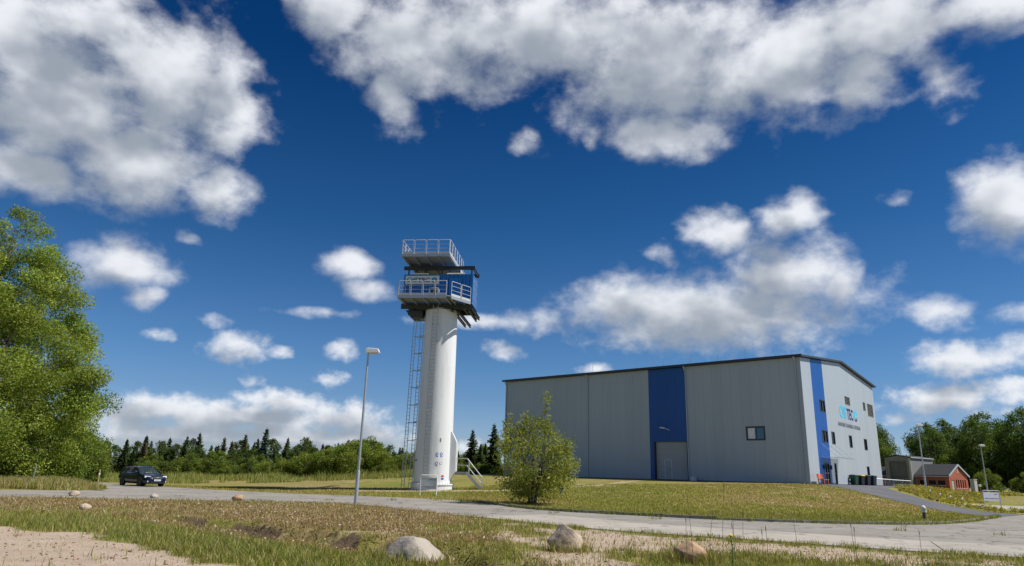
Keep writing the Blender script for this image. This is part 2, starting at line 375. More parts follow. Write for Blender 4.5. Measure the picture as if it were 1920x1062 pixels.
LOT = [(37.0, 47.5), (36.6, 58.5), (43, 63), (66, 52), (66, 32)]
DITCH = [(-13.85, 26.8), (-11, 23.8), (-8.3, 21.75), (-6.3, 20), (-4.4, 18.5), (-3.2, 17.7), (-2.1, 17.4), (-1.0, 16.1), (-.5, 15.1), (-.2, 13.6)]
GRAVEL_L = [(-40, 23), (-12.3, 17.8), (-10.6, 17.1), (-9, 16.4), (-7, 14.5), (-5.4, 13.1), (-4.6, 12.2), (-3.6, 9), (-3, -10), (-60, -10)]
SAND_R = [(-1.2, 29.2), (.3, 25.2), (3.6, 21.8), (7.4, 19.7), (12, 17), (24, 12.5), (24, 10), (12, 13.6), (9, 14.4), (6.4, 15.9), (4.5, 16.6), (3.0, 15.2), (2.6, 12), (1, 9), (-.4, 9), (.0, 13.3), (.4, 16.5), (-.2, 19), (.1, 23.5)]
TOWER = (-5.95, 57.0)
def we(x, y):
    dx, dy = x-HP[0], y-HP[1]
    return -(dx*HG[0]+dy*HG[1]), -(dx*HD[0]+dy*HD[1])     # metres before the long wall, metres beyond the gable
def height(x, y, bumps=True):
    x = np.asarray(x, float); y = np.asarray(y, float)
    w, e = we(x, y)
    tw = np.clip((36.5-w)/34.5, 0, 1); f = .5*tw + .5*tw*tw*(3-2*tw)
    h = 1.52*f*(1-sstep(e, 1.0, 15.0))*sstep(e, -72, -44)*(1-.5*sstep(-w, 28, 60))
    h = np.maximum(h, .85*sstep(-w, 4, 26)*sstep(e, -12, 0)*(1-sstep(e, 14, 30)))
    h = h + .25*sstep(y, 70, 120)*(1-sstep(x, -10, 20))
    ro = sd(x, y, ROAD); keep = sstep(ro, .1, 1.6)
    h = h*np.where(ro < 0, 0, np.maximum(keep, 0)) if bumps is None else h*sstep(ro, -.05, 3.0)
    if bumps:
        b = (fbm(x*.35, y*.35, 4)-.5)*.16*sstep(ro, .2, 2.5)*(1-sstep(y, 50, 90))
        lawn = sstep(w, 1, 4)*sstep(-e, -16, -10)*sstep(y, 30, 34)
        h = h + b*(1-.75*lawn)*(1-sstep(np.hypot(x-TOWER[0], y-TOWER[1]), 6, 2.5)*.8)*np.where(sd(x, y, PATH) < .6, 0, 1)
        # washed-out bank: sharp on the far side, easy on the near side
        d = d_line(x, y, DITCH); n = fbm(x*1.1, y*1.1, 4)
        P = np.array(DITCH); yl = np.interp(x, P[:, 0], P[:, 1]); side = (y-yl)*.78 + (n-.5)*1.5
        amp = .34*sstep(x, -14.5, -7)*(1-sstep(x, -.6, .6))
        prof = np.where(side > 0, 1-sstep(side, 0, .42), 1-sstep(-side, .2, 2.6))
        h = h - amp*prof*(.7+.6*n)*sstep(ro, .5, 2.5)
        h = h + .10*amp*(1-sstep(np.abs(side-.7), 0, .9))
        # spoil heap beside the bank
        h = h + .10*np.exp(-(((x+3.7)/1.4)**2+((y-18.9)/.5)**2))*(.3+1.4*fbm(x*3, y*3, 3))
        h = np.where(np.hypot(x, y) < 300, h, h)
    return h
def hz(x, y): return float(height(np.array([x]), np.array([y]))[0])

def spaced(lo, fine0, fine1, hi, step, grow):
    a = list(np.arange(fine0, fine1, step)); s = step
    while a[-1] < hi: s *= grow; a.append(a[-1]+s)
    s = step; b = [a[0]]
    while b[-1] > lo: s *= grow; b.append(b[-1]-s)
    return np.array(sorted(b[1:]) + a)
GX = spaced(-2600, -22, 26, 2600, .22, 1.06); GY = spaced(-60, 9.5, 48, 3200, .2, 1.05)
XX, YY = np.meshgrid(GX, GY); xs = XX.ravel(); ys = YY.ravel()
hh = height(xs, ys); nx, ny = len(GX), len(GY)
idx = np.arange(nx*ny).reshape(ny, nx)
quads = np.stack([idx[:-1, :-1], idx[:-1, 1:], idx[1:, 1:], idx[1:, :-1]], -1).reshape(-1, 4)
def zones(x, y):
    """sand, dry brown herbs, bare soil, lush: what grows where"""
    n = fbm(x*.5, y*.5, 4)-.5; n2 = fbm(x*1.7+9, y*1.7, 4)-.5
    sand = np.maximum(1-sstep(sd(x, y, GRAVEL_L)+n*1.6+n2*1.0, -.5, .35), .72*(1-sstep(sd(x, y, SAND_R)+n*2.8+n2*3.0, -1.2, .4)))
    w, e = we(x, y)
    gp = d_line(x, y, [(-11.5, 54.9), (-6, 54.7), (-1, 54.6), (3.0, 55.6)])
    sand = np.maximum(sand, .9*(1-sstep(gp+n2*.8, .35, 1.0))*(x > -11.5))
    tr = d_line(x, y, [(3, 55.6), (9.5, 63), (14.5, 72), (15.8, 74.5)])
    sand = np.maximum(sand, .55*(1-sstep(tr+n2*1.1, .2, 1.1)))
    spots = sstep(fbm(x*.9+40, y*.9, 3), .66, .76)*sstep(w, 2, 6)*(1-sstep(w, 22, 30))*.6*(y > 34)
    sand = np.maximum(sand, spots)
    P = np.array(DITCH); yl = np.interp(x, P[:, 0], P[:, 1])
    front = (y < 34)
    dry = front*sstep(y-yl+n*3, -.8, 1.2)*(1-sstep(x+n*5, -3.2, .5))*(1-.6*sstep(y+n*4, 30, 35))
    dry = np.maximum(dry, front*.8*(1-sstep(np.abs(y-yl+1.6+n*3), 0, 2.0))*(x < 1))
    lawn = (w > 0)*(y > 29)
    dry = np.maximum(dry, lawn*sstep(fbm(x*.12+3, y*.16, 4)+n2*.3, .42, .66)*.75)
    dry = np.maximum(dry, (y > 48)*sstep(fbm(x*.05+8, y*.05, 3), .45, .65)*.5)
    d = d_line(x, y, DITCH)
    side = (y-yl)*.78 + (fbm(x*1.1, y*1.1, 4)-.5)*1.5
    soil = (x < .4)*(x > -13)*sstep(x, -13.5, -9)*(1-sstep(np.abs(side-.12), .12, .42))*sstep(fbm(x*.8, y*.8, 3), .36, .5)
    sand = np.maximum(sand, .5*np.exp(-(((x+3.7)/1.5)**2+((y-18.9)/.55)**2)))
    lush = .75*(1-sstep(np.abs(sd(x, y, GRAVEL_L)-1.0+n*2.0), .2, 1.5))*front
    kb = d_line(x, y, FAR_M); lush = np.maximum(lush, (1-sstep(kb+n2, .1, .8))*.8)
    lush = np.maximum(lush, lawn*(1-sstep(fbm(x*.12+3, y*.16, 4), .3, .45))*.5)
    return [np.clip(a, 0, 1) for a in (sand, dry, soil, lush)]
zs = zones(xs, ys)
me = np_mesh('ground', np.stack([xs, ys, hh], 1), quads, 'kerb_concrete', smooth=True); me.materials.clear()
za = me.color_attributes.new('zone', 'FLOAT_COLOR', 'POINT'); za.data.foreach_set('color', np.stack([zs[0], zs[1], zs[2], zs[3]], 1).astype(np.float32).ravel())
m, t, b = base_mat('ground')
at = t.add('ShaderNodeAttribute', attribute_name='zone'); sc_ = t.add('ShaderNodeSeparateColor', {0: at.outputs['Color']})
pos = t.add('ShaderNodeNewGeometry').outputs['Position']
nA = t.noise(pos, 1.3, 6, .65); nB = t.noise(pos, 9, 5, .7); nC = t.noise(pos, .13, 4, .55); nD = t.noise(pos, 38, 4, .7)
grass = t.mix(t.rng(nA, .3, .7), (.185, .185, .032), (.26, .235, .06)); grass = t.mix(t.rng(nB, .4, .75, 0, .7), grass, (.33, .265, .12)); grass = t.mix(t.rng(nC, .4, .65, 0, .5), grass, (.15, .17, .026))
lushc = t.mix(t.rng(nB, .3, .7), (.10, .15, .022), (.16, .19, .04))
dryc = t.mix(t.rng(nB, .32, .68), (.22, .165, .06), (.35, .28, .13)); dryc = t.mix(t.rng(nA, .45, .7, 0, .6), dryc, (.16, .135, .04))
sandc = t.mix(t.rng(nA, .3, .7), (.47, .36, .265), (.57, .46, .36)); sandc = t.mix(t.rng(nD, .5, .72, 0, .7), sandc, (.30, .21, .14)); sandc = t.mix(t.rng(nB, .6, .75, 0, .6), sandc, (.62, .54, .46))
soilc = t.mix(t.rng(nB, .3, .7), (.07, .048, .03), (.19, .135, .088))
def zmask(sock, sh=.5): return t.rng(t.math('ADD', sock, t.math('MULTIPLY', t.math('SUBTRACT', t.math('ADD', t.math('MULTIPLY', nB, .6), t.math('MULTIPLY', nD, .4)), .5), 1.5)), .3, .7)
c = t.mix(t.math('MULTIPLY', zmask(at.outputs['Alpha']), .9), grass, lushc)
c = t.mix(zmask(sc_.outputs[1]), c, dryc); c = t.mix(zmask(sc_.outputs[0]), c, sandc); c = t.mix(zmask(sc_.outputs[2]), c, soilc)
t.l.new(c, b.inputs['Base Color']); b.inputs['Roughness'].default_value = .95; b.inputs['Specular IOR Level'].default_value = .15
bp = t.add('ShaderNodeBump', {'Height': t.math('ADD', nB, t.math('MULTIPLY', nD, .5)), 'Strength': .8, 'Distance': .09}); t.l.new(bp.outputs[0], b.inputs['Normal'])
me.materials.append(m)
tag(link('ground', me), kind='structure')

# ------------------------------------------------------------------ roads
def road_mat(name, c0, c1, patch, bumpv=.35, crack=.8):
    m, t, b = base_mat(name); pos = t.add('ShaderNodeNewGeometry').outputs['Position']
    a = t.noise(pos, .35, 5, .6); n = t.noise(pos, 30, 4, .7); k = t.noise(pos, 2.2, 6, .7)
    c = t.mix(t.rng(a, .35, .65), c0, c1); c = t.mix(t.rng(k, .5, .7, 0, .55), c, patch); c = t.mix(t.rng(n, .45, .75, 0, .35), c, tuple(x*.55 for x in c0))
    vo = t.add('ShaderNodeTexVoronoi', {'Vector': t.vmath('ADD', pos, t.vmath('MULTIPLY', t.noise(pos, 1.5, 3, .6, 'Color'), (1.5, 1.5, 0))), 'Scale': .35}, feature='DISTANCE_TO_EDGE')
    c = t.mix(t.math('MULTIPLY', t.rng(vo.outputs['Distance'], .004, .018, 1, 0), crack), c, (.07, .065, .045))
    t.l.new(c, b.inputs['Base Color']); b.inputs['Roughness'].default_value = .9; b.inputs['Specular IOR Level'].default_value = .25
    t.l.new(t.add('ShaderNodeBump', {'Height': t.math('ADD', n, k), 'Strength': bumpv, 'Distance': .02}).outputs[0], b.inputs['Normal'])
road_mat('asphalt_old', (.25, .23, .205), (.31, .29, .26), (.19, .172, .15)); road_mat('concrete_road', (.35, .322, .28), (.43, .395, .345), (.29, .26, .215), .25, .5)
road_mat('asphalt_new', (.105, .108, .118), (.135, .138, .148), (.09, .092, .1), .4, 0.0)
def sheet(name, poly, dz, m, step=None, parent=None, grid=None):
    """a paved sheet over the ground: grid cells clipped to the outline, draped dz above the ground"""
    bm = bmesh.new(); n = len(poly)
    vs, _, fs = delaunay_2d_cdt([Vector((p[0], p[1])) for p in poly], [(i, (i+1) % n) for i in range(n)], [], 1, 1e-4)[:3]
    bv_ = [bm.verts.new((v[0], v[1], 0)) for v in vs]
    for f in fs: bm.faces.new([bv_[i] for i in f])
    if grid:
        xs_ = [p[0] for p in poly]; ys_ = [p[1] for p in poly]
        for ax, lo, hi in ((0, min(xs_), max(xs_)), (1, min(ys_), max(ys_))):
            v = lo+grid
            while v < hi:
                co = (v, 0, 0) if ax == 0 else (0, v, 0); no = (1, 0, 0) if ax == 0 else (0, 1, 0)
                bmesh.ops.bisect_plane(bm, geom=bm.verts[:]+bm.edges[:]+bm.faces[:], plane_co=co, plane_no=no); v += grid
    bm.verts.ensure_lookup_table()
    X = np.array([v.co.x for v in bm.verts]); Y = np.array([v.co.y for v in bm.verts]); Z = height(X, Y)+dz
    for v, z in zip(bm.verts, Z): v.co.z = z
    bmesh.ops.recalc_face_normals(bm, faces=bm.faces)
    if bm.faces and sum(f.normal.z for f in bm.faces) < 0: bmesh.ops.reverse_faces(bm, faces=bm.faces)
    me = bpy.data.meshes.new(name); bm.to_mesh(me); bm.free(); me.materials.append(MATS[m])
    return link(name, me, parent)
road = tag(sheet('road', ROAD, .008, 'asphalt_old'), kind='structure')
# pale concrete lane along the near side, cast in slabs
ne = [Vector(p) for p in resample(NEAR_EDGE, .5) if p[0] > -1.4 and p[0] < 40]
acc = 0; start = 0; lane = []
for i in range(1, len(ne)):
    acc += (ne[i]-ne[i-1]).length
    if acc > 5.2 or i == len(ne)-1: lane.append((start, ne[start:i+1])); start = i; acc = 0
for g0, seg in lane:
    def off(i, d):
        j = g0+i; tn = (ne[min(j+6, len(ne)-1)]-ne[max(j-6, 0)]).normalized(); return seg[i]+Vector((-tn.y, tn.x))*d
    wdt = 4.1
    A = [off(i, .03) for i in range(len(seg))]; B_ = [off(i, wdt) for i in range(len(seg))]
    tn = (seg[-1]-seg[0]).normalized()*.02; A[0] += tn; B_[0] += tn; A[-1] -= tn; B_[-1] -= tn
    mb = MB(); n = len(A); z = .022
    mb.v = [(p.x, p.y, z) for p in A]+[(p.x, p.y, z) for p in B_]+[(p.x, p.y, -.05) for p in A]+[(p.x, p.y, -.05) for p in B_]
    mb.f = [(i, i+1, n+i+1, n+i) for i in range(n-1)]+[(i, 2*n+i, 2*n+i+1, i+1) for i in range(n-1)]+[(n+i, n+i+1, 3*n+i+1, 3*n+i) for i in range(n-1)]+[(0, n, 3*n, 2*n), (n-1, 3*n-1, 4*n-1, 2*n-1)]
    mb.build('road_slab', 'concrete_road', road)
path = tag(sheet('path', PATH, .02, 'asphalt_new', grid=1.0), kind='structure')
lot = tag(sheet('paved_yard', LOT, .03, 'concrete_road', grid=2.0), kind='structure')
# kerb stones along the lawn
kerb = tag(link('kerb', None), kind='structure')
kl = [p for p in resample(FAR_M, .25) if p[0] > -1.6]; acc = 0; start = 0
for i in range(1, len(kl)):
    acc += (kl[i]-kl[i-1]).length
    if acc >= .99:
        a, c_ = kl[start], kl[i]; d = (c_-a).normalized(); nrm = Vector((-d.y, d.x)); start = i; acc = 0
        rr = random.Random(i); jz = rr.uniform(-.025, .02); jo = rr.uniform(-.02, .02)
        mb = MB(); mb.beam((a.x+nrm.x*(.02+jo)+d.x*.008, a.y+nrm.y*(.02+jo)+d.y*.008, -.01+jz), (c_.x+nrm.x*(.02-jo)-d.x*.008, c_.y+nrm.y*(.02-jo)-d.y*.008, -.01+jz+rr.uniform(-.012, .012)), .12, .27)
        mb.build('kerb_stone', 'kerb_concrete', kerb)
# ------------------------------------------------------------------ the hall
def cells(lo_a, hi_a, lo_b, hi_b, holes):
    """rectangles covering [lo_a,hi_a]x[lo_b,hi_b] less the holes"""
    aa = sorted({lo_a, hi_a, *[min(max(v, lo_a), hi_a) for h in holes for v in h[:2]]}); bb = sorted({lo_b, hi_b, *[min(max(v, lo_b), hi_b) for h in holes for v in h[2:]]})
    for a0, a1 in zip(aa[:-1], aa[1:]):
        for b0, b1 in zip(bb[:-1], bb[1:]):
            ca, cb = (a0+a1)/2, (b0+b1)/2
            if not any(h[0] < ca < h[1] and h[2] < cb < h[3] for h in holes): yield a0, a1, b0, b1
def pieces(rects):
    """groups of rectangles that touch each other"""
    left = list(rects); out = []
    while left:
        g = [left.pop()]; k = 0
        while k < len(g):
            a = g[k]; k += 1
            for b in left[:]:
                if a[0] <= b[1]+1e-6 and b[0] <= a[1]+1e-6 and a[2] <= b[3]+1e-6 and b[2] <= a[3]+1e-6: g.append(b); left.remove(b)
        out.append(g)
    return out
def text_mesh(body, width, height_, m, depth=.01):
    cu = bpy.data.curves.new('lettering', 'FONT'); cu.body = body; cu.extrude = depth/2; cu.resolution_u = 3; cu.offset = .022
    o = bpy.data.objects.new('lettering', cu); COL.objects.link(o); bpy.context.view_layer.update()
    me = bpy.data.meshes.new_from_object(o.evaluated_get(bpy.context.evaluated_depsgraph_get())); bpy.data.objects.remove(o)
    V = np.array([v.co[:] for v in me.vertices]); lo, hi = V.min(0), V.max(0)
    V[:, 0] = (V[:, 0]-lo[0])/(hi[0]-lo[0])*width; V[:, 1] = (V[:, 1]-lo[1])/(hi[1]-lo[1])*height_
    me.vertices.foreach_set('co', V.astype(np.float32).ravel()); me.materials.clear(); me.materials.append(MATS[m]); me.update()
    return me
def lettering(name, body, width, h, m, parent, M, depth=.01):
    o = link(name, text_mesh(body, width, h, m, depth), parent); o.matrix_local = M; return o
def frame_on(origin, right, upv):          # local axes for flat things: x right, y up, z out
    r, u = Vector(right).normalized(), Vector(upv).normalized(); n = r.cross(u)
    return Matrix(((r.x, u.x, n.x, origin[0]), (r.y, u.y, n.y, origin[1]), (r.z, u.z, n.z, origin[2]), (0, 0, 0, 1)))
def emblem(parent, M, rad, mt, mn):
    """round mark: coloured cap, pale three-pointed cut-out, dark crescent below"""
    n = 24
    cap = MB(); pts = [(0, 0)]+[(rad*math.cos(R(a)), rad*math.sin(R(a))) for a in np.linspace(-25, 205, n)]
    cap.prism(pts, lambda x, y: (x, y, .0), lambda x, y: (x, y, .008)); o = cap.build('emblem', mt, parent); o.matrix_local = M
    cr = MB(); pts = [(rad*math.cos(R(a)), rad*math.sin(R(a))) for a in np.linspace(-140, -35, n)]+[(rad*.72*math.cos(R(a)), rad*.72*math.sin(R(a))+.06*rad) for a in np.linspace(-35, -140, n)]
    cr.prism(pts, lambda x, y: (x, y, .0), lambda x, y: (x, y, .008)); q = cr.build('emblem_crescent', mn, o)
    st = MB()
    for a in (90, 210, 330):
        c, s_ = math.cos(R(a)), math.sin(R(a)); L = rad*.7; w_ = rad*.13
        st.add([(s_*w_, -c*w_, .014), (c*L, s_*L, .014), (-s_*w_, c*w_, .014), (-c*w_, -s_*w_, .014)], [(0, 1, 2, 3)])
    st.build('emblem_star', 'sign_white', o)
    return o
hall = thing('training_hall', 'large grey metal-clad hall with blue stripes and dark roof on the lawn', 'hall', (HP[0], HP[1], HZ), HROT)
LW, GW, EAVE, RIDGE = 37.1, 25.9, 11.55, 12.75
# backing shell behind the cladding, so the joints stay dark
sh = MB()
holesL = [(11.98, 15.85, -.1, 3.83), (3.79, 5.69, 3.84, 5.19)]
for a0, a1, b0, b1 in cells(0.12, LW-.1, -.6, EAVE-.03, holesL): sh.box((.10, a0, b0), (.20, a1, b1))
sh.box((.1, LW-.12, -.6), (GW-.1, LW-.02, EAVE-.03)); sh.box((GW-.2, .12, -.6), (GW-.1, LW-.12, EAVE-.03))
sh.build('wall_core', 'panel_joint', hall)
# long wall: one panel per metre, cut round the window and the gate
brk = [0.0]+[i*.996 for i in range(1, 12)]+[11.95]+[11.95+i*1.09 for i in range(1, 4)]+[16.31]+[16.31+i*(LW-16.31)/21 for i in range(1, 22)]
for a, b_ in zip(brk[:-1], brk[1:]):
    blue = 11.9 < a < 16.2
    for grp in pieces(cells(a+.004, b_-.004, -.02 if not blue else 0, EAVE, holesL)):
        mb = MB()
        for a0, a1, b0, b1 in grp: mb.box((0, a0, b0), (.09, a1, b1))
        mb.build('wall_panel', 'panel_blue' if blue else 'panel_grey', hall)
MB().box((.02, -.02, -.7), (.12, LW, -.03)).build('plinth', 'trim_dark', hall)
# gable wall with its openings (x along the gable, outside towards -y)
GH = [(4.75, 6.45, 6.86, 8.05), (4.65, 6.4, 3.88, 5.08), (7.65, 8.75, 3.85, 5.1), (13.7, 14.8, 3.8, 5.08), (19.5, 20.75, 3.78, 5.03), (13.6, 15.45, 8.35, 9.25), (20.75, 21.7, 8.3, 9.28), (22.6, 25.0, 7.8, 9.28), (4.4, 6.0, -.05, 2.0), (7.6, 8.3, -.05, 2.0), (19.5, 20.55, .7, 2.0)]
def roof_z(x): return EAVE + (RIDGE-EAVE)*(1-abs(x-GW/2)/(GW/2))
bg_ = [0, 1.0, 2.0, 2.95, 4.75, 6.6]+[6.6+i*(GW-6.6)/19 for i in range(1, 20)]
for a, b_ in zip(bg_[:-1], bg_[1:]):
    blue = 2.9 < a < 6.5; grps = sorted(pieces(cells(a+.004, b_-.004, -.02, EAVE-.1, GH)), key=lambda g: max(r_[3] for r_ in g))
    for grp in grps[:-1]:
        mb = MB()
        for a0, a1, b0, b1 in grp: mb.box((a0, 0, b0), (a1, .09, b1))
        mb.build('gable_panel', 'panel_blue' if blue else 'panel_grey', hall)
    mb = MB()
    for a0, a1, b0, b1 in grps[-1]: mb.box((a0, 0, b0), (a1, .09, b1))
    xs_ = [a+.004] + ([GW/2] if a < GW/2 < b_ else []) + [b_-.004]
    out = [(xs_[0], EAVE-.1), (xs_[-1], EAVE-.1)] + [(x, roof_z(x)-.02) for x in reversed(xs_)]
    mb.prism(out, lambda x, z: (x, 0, z), lambda x, z: (x, .09, z))
    mb.build('gable_panel', 'panel_blue' if blue else 'panel_grey', hall)
gc = MB()
for a0, a1, b0, b1 in cells(.2, GW-.2, -.6, EAVE-.1, GH): gc.box((a0, .10, b0), (a1, .2, b1))
gc.build('gable_core', 'panel_joint', hall)
MB().box((0.02, .02, -.7), (GW-.02, .12, -.03)).build('plinth', 'trim_dark', hall)
def window(parent, kind, u0, u1, z0, z1, side, panes=1, fills=('glass_dark',), name='window', fw=.09):
    """framed opening; side 'g' gable (x runs along), 'l' long wall (y runs along)"""
    P3 = (lambda u, d, z: (u, d, z)) if side == 'g' else (lambda u, d, z: (d, u, z))
    def bx(mb, ua, ub, da, db, za, zb):
        p, q = P3(ua, da, za), P3(ub, db, zb); mb.box(tuple(min(i, j) for i, j in zip(p, q)), tuple(max(i, j) for i, j in zip(p, q)))
    f = MB(); g = .004
    bx(f, u0+g, u0+fw, -.02, .16, z0+g, z1-g); bx(f, u1-fw, u1-g, -.02, .16, z0+g, z1-g); bx(f, u0+fw, u1-fw, -.02, .16, z0+g, z0+fw); bx(f, u0+fw, u1-fw, -.02, .16, z1-fw, z1-g)
    w_ = f.build(name, 'trim_dark', parent); step = (u1-u0-2*fw)/panes
    for i in range(panes):
        p = MB(); a = u0+fw+i*step; bx(p, a+.002, a+step-(.05 if i < panes-1 else .002), .06, .09, z0+fw, z1-fw); p.build('pane', fills[i % len(fills)], w_)
        if i < panes-1:
            mu = MB(); bx(mu, a+step-.05, a+step+.03, -.01, .15, z0+fw, z1-fw); mu.build('mullion', 'trim_dark', w_)
    return w_
for i in (0, 1): window(hall, 'w', *GH[i], 'g', 2)
for i in (2, 3, 4, 10): window(hall, 'w', *GH[i], 'g')
window(hall, 'w', 3.79, 5.69, 3.84, 5.19, 'l', 2, ('glass_blue', 'blind_white'), fw=.16)
ed = window(hall, 'd', *GH[8], 'g', 2, name='entrance_door', fw=.12)
MB().box((4.53, .03, .95), (5.88, .055, 1.02)).build('door_rail', 'galvanised', ed)
MB().tube([(5.12, -.02, .8), (5.12, -.06, .85), (5.12, -.06, 1.3), (5.12, -.02, 1.35)], .018, 6).build('handle', 'galvanised', ed)
sd_ = window(hall, 'd', *GH[9], 'g', 1, name='side_door', fw=.1); MB().tube([(7.75, -.02, .95), (7.75, -.07, 1.0), (7.88, -.07, 1.0)], .015, 6).build('handle', 'galvanised', sd_)
for i in (5, 6, 7):
    u0, u1, z0, z1 = GH[i]; f = MB()
    f.box((u0+.004, -.02, z0), (u0+.06, .12, z1)); f.box((u1-.06, -.02, z0), (u1-.004, .12, z1)); f.box((u0+.06, -.02, z0), (u1-.06, .12, z0+.06)); f.box((u0+.06, -.02, z1-.06), (u1-.06, .12, z1)); f.box((u0+.06, .11, z0+.06), (u1-.06, .13, z1-.06))
    lv = f.build('louvre', 'louvre_grey', hall); nsl = int((z1-z0)/.15)
    for k in range(nsl):
        zc = z0+.1+k*(z1-z0-.14)/max(1, nsl-1); s_ = MB()
        s_.add([(u0+.06, -.015, zc-.05), (u1-.06, -.015, zc-.05), (u1-.06, .09, zc+.04), (u0+.06, .09, zc+.04), (u0+.06, -.015, zc-.035), (u1-.06, -.015, zc-.035), (u1-.06, .09, zc+.055), (u0+.06, .09, zc+.055)], [(0,1,2,3),(4,7,6,5),(0,4,5,1),(3,2,6,7),(0,3,7,4),(1,5,6,2)])
        s_.build('slat', 'louvre_grey', lv)
# canopy above the entrance: glass sheet hung from three rods
cp = MB().box((3.6, -1.55, 2.42), (9.2, -.03, 2.45)).build('canopy', 'canopy_glass', hall)
for x in (4.1, 6.4, 8.7):
    MB().tube([(x, -.0, 3.75), (x, -1.4, 2.47)], .022, 6).build('canopy_rod', 'steel_light', cp)
MB().box((3.6, -1.6, 2.40), (9.2, -1.552, 2.47)).build('canopy_edge', 'galvanised', cp)
for x in (4.15, 6.3):
    MB().box((x-.07, -.16, 1.35), (x+.07, -.003, 1.75)).build('wall_light', 'trim_dark', hall)
# lettering on the gable
GM = lambda x, z: frame_on((x, -.012, z), (1, 0, 0), (0, 0, 1))
lettering('lettering', 'Off', 2.5, 1.35, 'logo_cyan', hall, GM(11.2, 6.75)); lettering('lettering', 'TEC', 2.35, 1.2, 'logo_navy', hall, GM(13.85, 6.75))
emblem(hall, GM(17.15, 7.35), .62, 'logo_cyan', 'logo_navy')
lettering('lettering', 'MARITIMES TRAININGS-CENTRUM', 8.2, .42, 'text_grey', hall, GM(10.3, 5.86))
# sectional gate
gate = MB().box((.40, 11.90, -.02), (.48, 15.93, 3.9)).build('gate', 'panel_joint', hall)
for k in range(6):
    MB().box((.36, 12.06, .0+k*.635), (.398, 15.77, .622+k*.635)).build('gate_section', 'gate_grey', gate)
wk = MB()
for y0, y1, z0, z1 in ((14.0, 14.04, .02, 1.98), (14.78, 14.82, .02, 1.98), (14.04, 14.78, 1.94, 1.98)): wk.box((.345, y0, z0), (.358, y1, z1))
wk.build('wicket_frame', 'blind_white', gate); MB().box((.33, 14.12, .95), (.358, 14.2, 1.05)).build('handle', 'trim_dark', gate)
for y0 in (11.99, 15.78): MB().box((.0, y0, 0), (.398, y0+.06, 3.82)).build('gate_reveal', 'trim_dark', hall)
wl = MB().tube([(-.0, 13.95, 5.0), (-.25, 14.1, 5.1), (-.55, 14.35, 5.2)], .035, 8).build('wall_lamp', 'lamp_white', hall)
MB().beam((-.45, 14.28, 5.19), (-.85, 14.6, 5.22), .2, .13).build('lamp_head', 'lamp_white', wl, bevel=.03)
# roof, fascia, gutters, downpipes, lightning rods
rf = MB(); o_ = .32
prof = [(-o_, EAVE+.02), (GW/2, RIDGE+.03), (GW+o_, EAVE+.02), (GW+o_, EAVE+.20), (GW/2, RIDGE+.22), (-o_, EAVE+.20)]
rf.prism(prof, lambda x, z: (x, -.30, z), lambda x, z: (x, LW+.25, z)); roof = rf.build('roof', 'roof_dark', hall)
MB().box((-o_-.16, -.32, EAVE+.0), (-o_-.004, LW+.27, EAVE+.23)).build('gutter', 'trim_dark', roof)
MB().box((GW+o_+.004, -.32, EAVE), (GW+o_+.16, LW+.27, EAVE+.23)).build('gutter', 'trim_dark', roof)
for y in (.45, 11.85, 24.3, 36.9):
    dp = MB().tube([(-.36, y, EAVE-.02), (-.36, y, EAVE-.2), (-.09, y, EAVE-.55), (-.09, y, -.05)], .06, 8).build('downpipe', 'galvanised', hall, True)
    MB().lathe([(.10, EAVE-.12), (.11, EAVE+.0)], 8, (-.36, y)).build('hopper', 'galvanised', dp)
    for z in (1.5, 4.5, 7.5, 10): MB().lathe([(.072, z), (.072, z+.05)], 10, (-.09, y)).build('pipe_clip', 'galvanised', dp)
MB().box((0.0, -.02, 0), (.12, -.004, EAVE)).build('corner_trim', 'panel_grey', hall); MB().box((-.02, 0.0, 0), (-.004, .12, EAVE)).build('corner_trim', 'panel_grey', hall)
for x, y in ((.6, 5.5), (.6, 11.5), (.6, 18.0), (.6, 24), (3, 9.5), (3, 16)):
    MB().tube([(x, y, roof_z(x)+.18), (x, y, roof_z(x)+1.35)], .022, 5).build('lightning_rod', 'galvanised', roof)
def hall_pt(gx, dy, z=None):
    x = HP[0]+gx*HG[0]+dy*HD[0]; y = HP[1]+gx*HG[1]+dy*HD[1]; return (x, y, hz(x, y) if z is None else z)

# ------------------------------------------------------------------ tower with container
TZ = hz(*TOWER)
tw = thing('training_tower', 'tall white tubular steel tower with ladders carrying a blue container', 'tower', (TOWER[0], TOWER[1], TZ))
TB, TT, TH = 1.52, 1.36, 14.62-TZ+.3
def trad(z): return TB+(TT-TB)*z/TH
MB().lathe([(1.68, -.3), (1.68, .34)], 64).build('plinth', 'tower_white', tw, True)
MB().lathe([(1.72, .342), (1.74, .36), (1.74, .44), (1.72, .46)], 64).build('flange', 'tower_white', tw, True)
MB().lathe([(TB, .46)]+[(trad(z), z) for z in np.linspace(.6, TH, 18)], 64).build('shaft', 'tower_white', tw, True)
for k in range(40):
    a = 2*math.pi*k/40; c, s_ = math.cos(a)*1.63, math.sin(a)*1.63
    if s_ < .6: MB().lathe([(.03, .46), (.03, .53)], 6, (c, s_)).build('bolt', 'steel_light', tw)
for z in (4.9, 9.7): MB().lathe([(trad(z)+.001, z-.012), (trad(z)+.006, z), (trad(z)+.001, z+.012)], 64).build('weld_seam', 'tower_white', tw, True)
